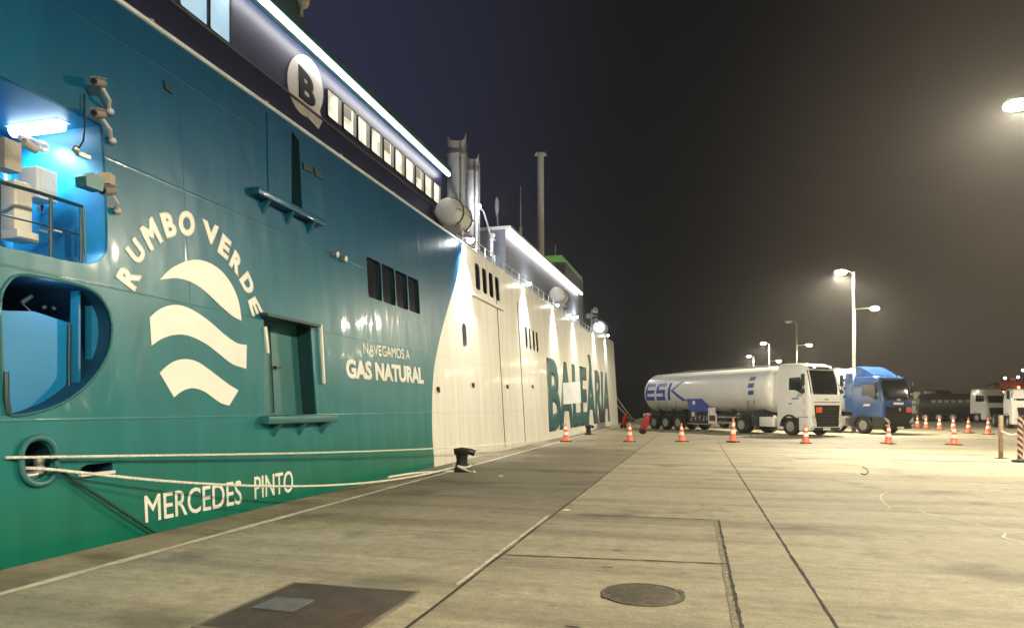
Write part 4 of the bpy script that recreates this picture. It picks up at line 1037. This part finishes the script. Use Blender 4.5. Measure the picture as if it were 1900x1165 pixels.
def tractor(t, style):
    white = style == 'white'
    paint = CABW if white else CABB
    if white:
        secs = [(.98, 1.38, -.90, 1.24, .22), (1.6, 1.40, -.90, 1.25, .24), (2.2, 1.36, -.90, 1.25, .26), (2.9, 1.20, -.90, 1.23, .28), (3.55, 1.02, -.90, 1.20, .30), (3.80, .84, -.92, 1.16, .32), (3.93, .55, -.90, 1.06, .34), (3.97, .25, -.85, .92, .36)]
        ws = (2.24, 3.55); gr = (.52, 1.62)
    else:
        secs = [(.98, 1.36, -.72, 1.22, .16), (1.6, 1.38, -.72, 1.23, .18), (2.0, 1.36, -.72, 1.23, .2), (2.6, 1.22, -.72, 1.21, .22), (3.15, 1.05, -.72, 1.18, .24), (3.32, .88, -.70, 1.12, .26), (3.38, .55, -.66, 1.0, .3)]
        ws = (1.96, 3.20); gr = (1.12, 1.62)
    mb = MB(); mb.loft([section(*s_) for s_ in secs]); cab = mb.build('cab', paint, t, ang=40)
    front_panel(secs, ws[0], ws[1], 1.12, .012, cab, 'windscreen', WIND, ymax_top=1.04)
    # side windows, door seam, handle
    for sd in (-1, 1):
        zz = ws[0] + .12
        side_panel(secs, [(.92, zz - .12), (.40, zz + .12), (-.05, zz + .14), (-.05, zz + .80), (.70, zz + .82), (.86, zz + .4)], sd, cab, 'side_window', WIND)
        side_panel(secs, [(-.12, 1.10), (-.10, 1.10), (-.10, zz + .95), (-.12, zz + .95)], sd, cab, 'door_seam', DARK, .002)
        side_panel(secs, [(-.02, 1.72), (.16, 1.72), (.16, 1.78), (-.02, 1.78)], sd, cab, 'door_handle', DARK, .02, .03)
        side_panel(secs, [(.15, 1.98), (.62, 1.98), (.66, 2.06), (.15, 2.06)] if white else [(.05, 1.62), (.5, 1.62), (.5, 1.75), (.05, 1.75)], sd, cab, 'door_marking', LOGOG if white else LETTER, .005, .012)
        mb = MB(); mb.tube([(1.0, sd * 1.22, ws[1] - .1), (1.12, sd * 1.42, ws[1] - .15), (1.12, sd * 1.44, ws[0] + .15), (1.0, sd * 1.24, ws[0] + .1)], .022, 6); mb.box((1.10, sd * 1.45, (ws[0] + ws[1]) / 2 + .12), (.10, .22, .62), None, .03); mb.box((1.10, sd * 1.45, ws[0] + .18), (.10, .22, .24), None, .03)
        mb.build('mirror', BLACK, cab)
    # bumper, grille, lights
    bs = [(.30, 1.34, .62, 1.20, .20), (.40, 1.42, .62, 1.24, .24), (.70, 1.44, .62, 1.25, .24), (.975, 1.40, .62, 1.25, .24)]
    mb = MB(); mb.loft([section(*s_) for s_ in bs]); bump = mb.build('bumper', CABW if white else DARK, t)
    allsec = bs[:-1] + [(.98,) + tuple(secs[0][1:])] + secs[1:]
    allsec[len(bs) - 1] = (.98, 1.40, .62, 1.25, .24)
    if white:
        GRL = mat('grille_plastic', (.010, .010, .011), .6, var=.2, spec=.2)
        front_panel(allsec, .50, 1.66, .80, .022, cab, 'grille', GRL, ymax_top=.94)
        mb = MB()
        for k in range(6):
            z = .58 + k * .17; mb.box((1.465, 0, z), (.03, 1.5 + .03 * k, .03))
        mb.build('grille_bar', DARK, cab)
        front_panel(allsec, .30, .46, 1.12, .016, bump, 'lower_valance', DARK, steps=2)
        front_panel(secs, 1.80, 1.84, .95, .014, cab, 'trim_line', mat('trim_red', (.25, .05, .05), .4), steps=2)
        mb = MB(); mb.box((1.475, -.68, 1.40), (.02, .42, .30), None, .005); mb.build('hazard_plate', PLATE_OR, cab)
        mb = MB(); mb.box((1.42, 0, 3.66), (.0, .0, .0)) if False else mb.box((.98, 0, 3.70), (.30, 1.7, .06), (0, R(18), 0), .02); mb.build('sun_visor', WIND, cab)
        mb = MB()
        for sd in (-1, 1): mb.prism([(1.462, sd * .86, .62), (1.462, sd * 1.06, .66), (1.462, sd * 1.08, 1.10), (1.462, sd * .98, 1.16)], (-.1, 0, 0))
        mb.build('headlight', LAMPG, bump)
    else:
        front_panel(allsec, .34, 1.60, .98, .018, cab, 'grille', MATS['grille_plastic'], ymax_top=1.02)
        mb = MB()
        for k in range(6): mb.box((1.462, 0, .95 + k * .12), (.025, 1.7, .025))
        mb.build('grille_bar', DARK, cab)
        mb = MB(); mb.ball((1.465, 0, 1.42), .10, 14, 8, (.2, 1, 1)); mb.build('badge', STEEL, cab)
        mb = MB(); mb.box((1.47, .72, 1.40), (.02, .42, .30), None, .005); mb.build('hazard_plate', PLATE_OR, cab)
        front_panel(secs, 1.70, 1.83, .40, .014, cab, 'front_lettering', LETTER, steps=2)
        for v in bpy.data.objects[-1:]: pass
        mb = MB()
        for sd in (-1, 1): mb.prism([(1.475, sd * .78, .62), (1.475, sd * 1.02, .70), (1.475, sd * 1.16, .96), (1.475, sd * .90, .84)], (-.12, 0, 0))
        mb.build('headlight', LAMPG, bump)
        # roof deflector and sun visor
        mb = MB(); mb.loft([[(x, y, z) for y, z in ((-1.05, z0), (-.95, z1), (.95, z1), (1.05, z0))] for x, z0, z1 in ((.55, 3.37, 3.42), (.1, 3.38, 3.68), (-.35, 3.37, 3.92), (-.66, 3.36, 4.0), (-.70, 3.30, 3.98))]); mb.build('roof_deflector', CABB, t)
        mb = MB(); mb.box((1.10, 0, 3.20), (.34, 1.9, .05), (0, R(14), 0), .02); mb.build('sun_visor', WIND, cab)
        mb = MB()
        for sd in (-1, 1): mb.box((-1.0, sd * 1.17, 2.45), (.55, .04, 2.3), None, .02)
        mb.build('side_fairing', CABB, t)
        mb = MB()
        for sd in (-1, 1):
            for z in (2.2, 2.7, 3.2): mb.box((-1.32, sd * 1.19, z), (.10, .06, .16))
        mb.build('fairing_clip', BLACK, t)
    mb = MB(); mb.box((1.465, -.10 if white else .05, .38), (.02, .52, .11)); mb.build('number_plate', REFL, bump)
    for sd in (-.55, .45):
        mb = MB(); z0 = ws[0] + .03; mb.tube([(interp(secs, z0)[1] + .03, sd, z0), (interp(secs, z0 + .1)[1] + .035, sd - .25, z0 + .1), (interp(secs, z0 + .16)[1] + .03, sd - .62, z0 + .16)], .014, 5); mb.build('wiper', BLACK, cab)
    for sd in (-1, -.5, .5, 1):
        zt_ = secs[-3][0] if white else 3.30; xt_ = interp(secs, zt_)[1]
        mb = MB(); mb.box((xt_ - .10, sd * .8, zt_ + .03), (.10, .14, .06), None, .01); mb.build('marker_lamp', LAMPG, cab)
    mb = MB(); mb.box((interp(secs, 1.98)[1] + .02, 0, 1.98), (.02, .30, .10), None, .004); mb.build('emblem_bar', STEEL, cab)
    for sd in (-1, 1):
        mb = MB(); mb.box((1.455, sd * 1.02, .52), (.03, .20, .10), None, .01); mb.build('fog_lamp', LAMPG, bump)
        side_panel(allsec, [(.62, 1.02), (1.25, 1.02), (1.25, 1.05), (.62, 1.05)], sd, cab, 'panel_seam', DARK, .003)
        side_panel(secs, [(.98, 1.10), (1.0, 1.10), (.97, 2.1), (.95, 2.1)], sd, cab, 'door_seam', DARK, .003)
        mb = MB(); mb.tube([(-.62, sd * 1.0, 3.0), (-.62, sd * 1.0, 3.62)], .05, 8); mb.build('air_horn', STEEL, cab) if not white else mb.b.free()
    # steps and wheel arch pieces
    for sd in (-1, 1):
        arch(t, 0, sd * 1.03, .555, DARK, .50, 0, 180, 'mudguard', .10)
        MB().box((-.74, sd * 1.08, .70), (.30, .32, .56), None, .02).build('step_panel', paint if white else DARK, t)
        MB().box((.80, sd * 1.10, .62), (.34, .26, .66), None, .02).build('entry_step', paint if white else DARK, t)
    # chassis
    mb = MB()
    for sd in (-1, 1): mb.box((-2.0, sd * .42, .82), (5.6, .09, .28))
    mb.box((-2.0, 0, .80), (.2, .9, .2)); mb.box((0, 0, .50), (.14, 1.9, .14)); mb.box((-3.7, 0, .52), (.2, 1.7, .2)); mb.box((.9, 0, .75), (.8, 1.8, .5)); mb.box((-.3, 0, .95), (1.2, 1.2, .2))
    mb.lathe([(.1, 1.0), (.55, 1.0), (.55, 1.14), (.1, 1.14)], (-3.15, 0, 0), 'Z', 20, True)
    mb.build('chassis', DARK, t)
    for sd in (-1, 1):
        mb = MB(); mb.box((-1.78, sd * .92, .72), (1.05, .56, .58), None, .07); mb.build('fuel_tank', STEEL if not white else CABW, t)
        mb = MB(); mb.box((-2.65, sd * .95, .70), (.5, .5, .5), None, .03); mb.build('air_tank_box', DARK, t)
        arch(t, -3.7, sd * .95, .58, DARK, .6, 15, 165)
        wheel(t, 0, sd * 1.05, .50, .31); wheel(t, -3.7, sd * 1.09, .50, .30, True)

TR, TZ = 1.35, 2.60
def tanksurf(x, phi, off=.005):
    """right side of tank: phi = angle above horizontal"""
    return Vector((x, -(TR + off) * math.cos(phi), TZ + (TR + off) * math.sin(phi)))
def trailer(t, logo):
    x0, x1 = -1.35, -13.9
    prof = [(.01, x1 - .02)] + [(TR * math.sin(R(a)), x1 + .62 - .64 * math.cos(R(a))) for a in (12, 26, 40, 54, 68, 80, 90)] + [(TR, x) for x in (-11, -9, -7, -5, -3)] + [(TR * math.sin(R(a)), x0 - .45 + .46 * math.cos(R(a))) for a in (90, 75, 60, 45, 30, 15)] + [(.01, x0 + .01)]
    mb = MB(); mb.lathe(prof, (0, 0, TZ), 'X', 48); mb.build('tank', TANKW, t)
    mb = MB()
    for x in (-2.4, -5.0, -8.2, -11.6): mb.lathe([(TR - .01, x - .03), (TR + .008, x - .03), (TR + .008, x + .03), (TR - .01, x + .03)], (0, 0, TZ), 'X', 48, True)
    mb.build('tank_seam', TANKW, t)
    mb = MB(); mb.box((-7, 0, TZ + TR + .03), (9, .45, .04)); mb.tube([(-3, .3, TZ + TR), (-3, .3, TZ + TR + .12), (-11, .3, TZ + TR + .12), (-11, .3, TZ + TR)], .02, 5); mb.build('roof_walkway', STEEL, t)
    # frame and running gear
    mb = MB()
    for sd in (-1, 1): mb.box((-8.0, sd * .5, 1.20), (11.6, .10, .22))
    for x in (-2.4, -5, -8.2, -9.6, -10.9, -12.4): mb.box((x, 0, 1.26), (.16, 1.5, .34))
    for x in (-9.7, -11.05, -12.4): mb.box((x, 0, .5), (.14, 1.9, .14)); mb.box((x, 0, .85), (.5, 1.1, .5))
    mb.build('chassis_frame', DARK, t)
    for x in (-9.7, -11.05, -12.4):
        for sd in (-1, 1): wheel(t, x, sd * 1.08, .50, .36); arch(t, x, sd * 1.06, .57, DARK, .44, 25, 155)
    mb = MB()
    for x in (-12.0, -11.1, -10.0, -3.25, -2.75):
        for sd in (-1, 1):
            mb.tube([(x, sd * 1.16, 2.0), (x - .45 if x > -5 else x - .35, sd * 1.05, 1.25)] if False else [(x + .1, sd * (TR * math.cos(R(28)) + .02), TZ - TR * math.sin(R(28))), (x - .25, sd * .95, 1.42), (x - .35, sd * .80, 1.22)], .030, 6)
    mb.build('support_strut', STEEL, t)
    for sd in (-1, 1):
        mb = MB(); mb.prism([(-8.35, sd * 1.0, 1.25), (-6.55, sd * 1.0, 1.25), (-6.75, sd * 1.0, 1.45), (-7.2, sd * 1.0, 2.15), (-8.75, sd * 1.0, 2.15)], (0, sd * .26, 0)); mb.build('pump_housing', LOGOB if logo else TANKW, t)
        if logo:
            o_ = MB(); o_.lathe([(.02, 0), (.14, 0), (.14, .012), (.02, .012)], (0, 0, 0), 'Y', 18)
            for v in o_.b.verts: v.co = Vector((-8.0 + v.co.x, sd * 1.262 + sd * v.co.y, 1.86 + v.co.z))
            o_.build('round_badge', LETTER, t)
        mb = MB(); mb.box((-7.6, sd * .95, .86), (1.9, .5, .66)); mb.build('pump_bay', DARK, t)
        mb = MB()
        for k, x in enumerate((-8.3, -7.9, -7.5, -7.1, -6.8)): mb.cyl((x, sd * 1.16, .62), (x + .05, sd * 1.22, 1.02), .035); mb.ball((x, sd * 1.2, .72 + .1 * (k % 3)), .07, 10, 8)
        mb.build('pipework', STEEL, t)
        MB().box((-8.1, sd * 1.23, 1.10), (.28, .04, .28), None, .01).build('instrument_panel', TANKW, t); MB().box((-6.45, sd * 1.1, 1.28), (.42, .28, .5), None, .03).build('control_box', TANKW, t)
        mb = MB(); mb.box((-7.6, sd * 1.2, .48), (2.2, .05, .07)); mb.box((-4.9, sd * 1.2, .62), (2.4, .04, .09)); mb.box((-4.9, sd * 1.2, .95), (2.4, .04, .09)); mb.build('side_guard', STEEL, t)
        mb = MB(); mb.box((-6.2, sd * 1.25, .84), (.78, .03, .62)); o_ = mb.build('hazard_board', REFL, t)
        mb = MB(); mb.box((-6.2, sd * 1.268, .86), (.56, .02, .36)); mb.build('hazard_board_panel', PLATE_OR if False else mat('hazard_dark_red', (.12, .02, .015), .5), o_)
        mb = MB(); mb.box((-5.4, sd * .95, .85), (.7, .5, .5), None, .03); mb.build('storage_box', DARK, t)
        mb = MB(); mb.box((-4.35, sd * .8, .75), (.14, .14, .95)); mb.box((-4.35, sd * .8, .3), (.35, .3, .05)); mb.build('landing_leg', STEEL, t)
    mb = MB(); mb.box((-13.6, 0, .62), (.1, 2.3, .14)); mb.box((-13.7, 0, 1.0), (.12, 2.4, .22)); mb.build('rear_bumper', REFL, t)
    mb = MB()
    for sd in (-1, 1): mb.box((-13.77, sd * .95, 1.0), (.03, .4, .12))
    mb.build('tail_light', RED, t)
    if logo:
        def poly(name, outs, m):
            mb = MB(); me = fill2d(outs, .006)
            b2 = bmesh.new(); b2.from_mesh(me); bmesh.ops.triangulate(b2, faces=b2.faces)
            bmesh.ops.subdivide_edges(b2, edges=[e for e in b2.edges if e.calc_length() > .15], cuts=6, use_grid_fill=True)
            bmesh.ops.triangulate(b2, faces=b2.faces); b2.to_mesh(me); b2.free()
            mb.addmesh(me, lambda v: tanksurf(v.x, (v.y) / TR, .014 + v.z)); return mb.build(name, m, t)
        # block letters drawn on the unrolled tank: x along tank, v = arc height above the tank axis
        def bars(x, w, cut, kind, m_by):
            sl = .12
            hs = [(.42, .66), (-.06, .18), (-.56, -.28)]
            outs = {0: [], 1: [], 2: []}
            for i, (a, b_) in enumerate(hs):
                outs[i].append([(x + sl * a, a), (x + w + sl * a, a), (x + w + sl * b_, b_), (x + sl * b_, b_)])
            return outs
        xE, xS, xK = -13.2, -11.95, -10.65
        for x in (xE, xS):
            o3 = bars(x, 1.0, 0, None, None)
            poly('lettering', o3[0], LOGOG); poly('lettering', o3[1], LOGOB); poly('lettering', o3[2], LOGOB)
        poly('lettering', [[(xE - .06, -.28), (xE + .16, -.28), (xE + .20, .42), (xE + .04, .42)], ], LOGOB)
        poly('lettering', [[(xS + .02, .18), (xS + .24, .18), (xS + .27, .42), (xS + .05, .42)], [(xS + .74, -.28), (xS + .96, -.28), (xS + .99, -.06), (xS + .77, -.06)]], LOGOB)
        poly('lettering', [[(xK - .05, -.56), (xK + .20, -.56), (xK + .34, .66), (xK + .09, .66)]], LOGOB)
        poly('lettering', [[(xK + .26, .05), (xK + .56, .05), (xK + 1.65, .74), (xK + 1.25, .74)]], LOGOG)
        poly('lettering', [[(xK + .30, .12), (xK + .62, .12), (xK + 1.95, -.62), (xK + 1.45, -.62)]], LOGOB)
        for k, (v, m) in enumerate(((.52, LOGOG), (.10, LOGOB), (-.32, LOGOB))):
            poly('tank_marking', [[(-3.05 + .06 * k * 0, v), (-2.60, v), (-2.54, v + .26), (-2.99, v + .26)]], m)

def place_truck(t, front_px, head):
    g = gp(*front_px); t.location = (g.x, g.y, 0)
# white tanker
HEAD1 = math.atan2(-.775, .632)
def truck_at(px, py, head, name, label, cat, z_off=0):
    g = gp(px, py)                       # contact point of the near (right) front wheel
    rgt = Vector((math.sin(head), -math.cos(head), 0))
    o = Vector((g.x, g.y, 0)) - rgt * 1.2
    return thing(name, label, cat, (o.x, o.y, 0), head)
w1 = truck_at(1466, 807.6, HEAD1, 'tanker_truck', 'white tanker truck with blue lettering on its tank, nearest the ferry', 'tanker truck')
tractor(w1, 'white'); trailer(w1, True)
w2 = truck_at(1601, 804.3, math.atan2(-.80, .60), 'tanker_truck', 'tanker truck with a blue cab and black bumper, parked beside the white one', 'tanker truck')
tractor(w2, 'blue'); trailer(w2, False)

# far parked trucks -----------------------------------------------------------
def far_cab(t, paint, h, dark=False):
    secs = [(.95, 1.38, -.9, 1.22, .2), (2.0, 1.36, -.9, 1.24, .24), (h - .6, 1.05, -.9, 1.2, .28), (h - .12, .75, -.9, 1.1, .3), (h, .3, -.85, .95, .3)]
    mb = MB(); mb.loft([section(*s_) for s_ in secs]); cab = mb.build('cab', paint, t)
    front_panel(secs, 2.05, h - .75, 1.12, .012, cab, 'windscreen', WIND, ymax_top=1.05)
    for sd in (-1, 1):
        side_panel(secs, [(.75, 2.15), (-.1, 2.2), (-.1, 2.85), (.62, 2.85)], sd, cab, 'side_window', WIND)
        mb = MB(); mb.box((1.1, sd * 1.42, 2.5), (.1, .2, .6), None, .03); mb.build('mirror', BLACK, cab)
    bs = [(.32, 1.36, .6, 1.2, .2), (.5, 1.42, .6, 1.24, .24), (.945, 1.40, .6, 1.24, .24)]
    mb = MB(); mb.loft([section(*s_) for s_ in bs]); bp_ = mb.build('bumper', paint, t)
    front_panel([(.5, 1.42, .6, 1.24, .24), (1.8, 1.40, 0, 1.24, .24)], .62, 1.55, .82, .03, cab, 'grille', BLACK, ymax_top=.95)
    mb = MB()
    for sd in (-1, 1): mb.box((1.43, sd * 1.0, .72), (.05, .26, .14))
    mb.build('headlight', LAMPG, bp_)
    mb = MB(); mb.box((-2, 0, .85), (5.6, .9, .3)); mb.box((-1.8, -.9, .7), (1.2, .5, .6)); mb.box((-1.8, .9, .7), (1.2, .5, .6)); mb.build('chassis', DARK, t)
    for sd in (-1, 1): wheel(t, 0, sd * 1.05); wheel(t, -3.7, sd * 1.05, .5, .3, True); arch(t, 0, sd * 1.02, .6, DARK, .46)
def at(px, depth): return Vector((0, 0, 0)) + FV * depth + RV * ((px - CX) / F_PX * depth)
D = 71.0
p = at(1832, D); head = math.atan2(-.86, .30)
t = thing('parked_truck', 'white cab truck parked in the background right of the dark tank trailer', 'truck', (p.x, p.y, 0), head)
far_cab(t, CABW, 3.55)
DKG = mat('dark_tank_paint', (.045, .048, .050), .4, var=.15)
p = at(1785, D + 3); 
t = thing('tank_trailer', 'dark grey tank trailer with pale lettering, left of the background white cab', 'trailer', (p.x, p.y, 0), math.atan2(-.35, .94))
mb = MB(); mb.lathe([(.02, -4.4), (.8, -4.3), (1.15, -4.0), (1.2, -3.6), (1.2, 2.4), (1.1, 2.75), (.7, 2.95), (.02, 3.0)], (0, 0, 1.9), 'X', 36); mb.build('tank', DKG, t)
mb = MB(); mb.box((-.6, 0, .8), (7.2, 1.1, .3)); mb.box((1.8, -.9, .75), (.9, .4, .55)); mb.build('chassis_frame', DARK, t)
for x in (-3.4, -2.1, -.8):
    for sd in (-1, 1): wheel(t, x, sd * 1.05, .5, .34)
for i in range(7):
    mb = MB(); x = -2.6 + i * .62
    P = []
    mb.addmesh(text_mesh('NIEUW RA'[i] if 'NIEUW RA'[i] != ' ' else 'I', .02), lambda v: Vector((x + v.x * .42, -(1.2 + .012 + v.z * .01) * math.cos((.15 + v.y * .42) / 1.2), 1.9 + (1.2 + .012) * math.sin((.15 + v.y * .42) / 1.2)))) if False else mb.box((x, -1.19, 2.22), (.42, .05, .34), (.26, 0, 0))
    mb.build('pale_lettering', mat('pale_grey_lettering', (.40, .38, .33), .5), t)
mb = MB(); mb.box((2.3, -1.0, .72), (.8, .5, .6), None, .04); mb.build('side_box', STEEL, t)
p = at(1741, D + 6)
t = thing('parked_truck', 'dark brown cab truck parked behind the blue cab, between blue cab and tank trailer', 'truck', (p.x, p.y, 0), math.atan2(-.80, .55))
far_cab(t, mat('dark_brown_paint', (.045, .028, .024), .3), 3.6)
mb = MB(); mb.box((-5.6, 0, 2.15), (8.6, 2.45, 2.5), None, .05); mb.build('cargo_box', mat('pale_box_paint', (.50, .48, .40), .5), t)
mb = MB()
for z in (1.9, 2.5): mb.box((-1.9, -1.235, z), (.9, .02, .22))
mb.build('box_marking', mat('green_marking', (.08, .16, .08), .5), t)
p = at(1905, 50)
t = thing('parked_truck', 'white truck nose cut by the right edge of the picture, behind the posts', 'truck', (p.x, p.y, 0), math.atan2(-.93, -.12))
far_cab(t, CABW, 2.95)

# far gantry with orange lamps -------------------------------------------------
p = at(1885, 150)
t = thing('harbour_crane', 'distant harbour crane dotted with orange and white lamps, far right', 'crane', (p.x, p.y, 0))
mb = MB()
for sx in (-3, 3):
    for sy in (-2, 2): mb.cyl((sx, sy, 0), (sx * .6, sy * .6, 8.0), .22, .16, 8)
for z in (2.5, 5.0): mb.box((0, 0, z), (5, 3.4, .25))
mb.build('tower_leg', DARK, t)
mb = MB(); mb.box((0, 0, 6.6), (7.5, 3, 1.2), None, .1); mb.box((-1.5, 0, 7.6), (2.2, 2.2, 1.2)); mb.build('machinery_house', mat('crane_orange_paint', (.30, .07, .02), .5), t)
mb = MB(); mb.tube([(0, 0, 7.5), (2.2, 0, 9.6), (5.4, 0, 9.2)], .2, 6); mb.tube([(-3.5, 0, 7.2), (-6, 0, 6.4)], .18, 6); mb.build('boom', DARK, t)
ORL = mat('orange_lamp', (1, .5, .2), .4, emit=7, ecol=(1, .36, .12)); WHL = mat('pale_lamp', (1, .9, .75), .4, emit=7, ecol=(1, .86, .66))
for (x, z, m) in ((-4.2, 5.3, ORL), (-3.4, 5.0, ORL), (-2.0, 5.2, WHL), (-3.0, 8.1, WHL), (-.5, 8.3, WHL), (.4, 9.8, WHL), (2.4, 8.2, WHL), (3.4, 8.4, WHL), (4.6, 6.9, WHL), (1.8, 4.6, ORL), (-.4, 6.0, ORL)):
    mb = MB(); mb.ball((x, -2.3, z), .30, 8, 6); mb.build('lamp', m, t)

# night air over the harbour: faint haze lit by the lamps
HAZE_D = .00062
b = MB(); b.box(((XE - 300) / 2, (Y0 + Y1) / 2, 9.0), (XE + 304, Y1 - Y0 + 4, 26.4))
hz = bpy.data.materials.new('harbour_haze'); hz.use_nodes = True
T_, N_, L_ = nodes_of(hz); N_.remove(N_['Principled BSDF'])
vol = N_.new('ShaderNodeVolumePrincipled'); vol.inputs['Color'].default_value = (.92, .92, .92, 1); vol.inputs['Density'].default_value = HAZE_D; vol.inputs['Anisotropy'].default_value = .78
L_.new(vol.outputs[0], N_['Material Output'].inputs['Volume'])
struct(b.build('haze', hz, smooth=False), 'stuff')
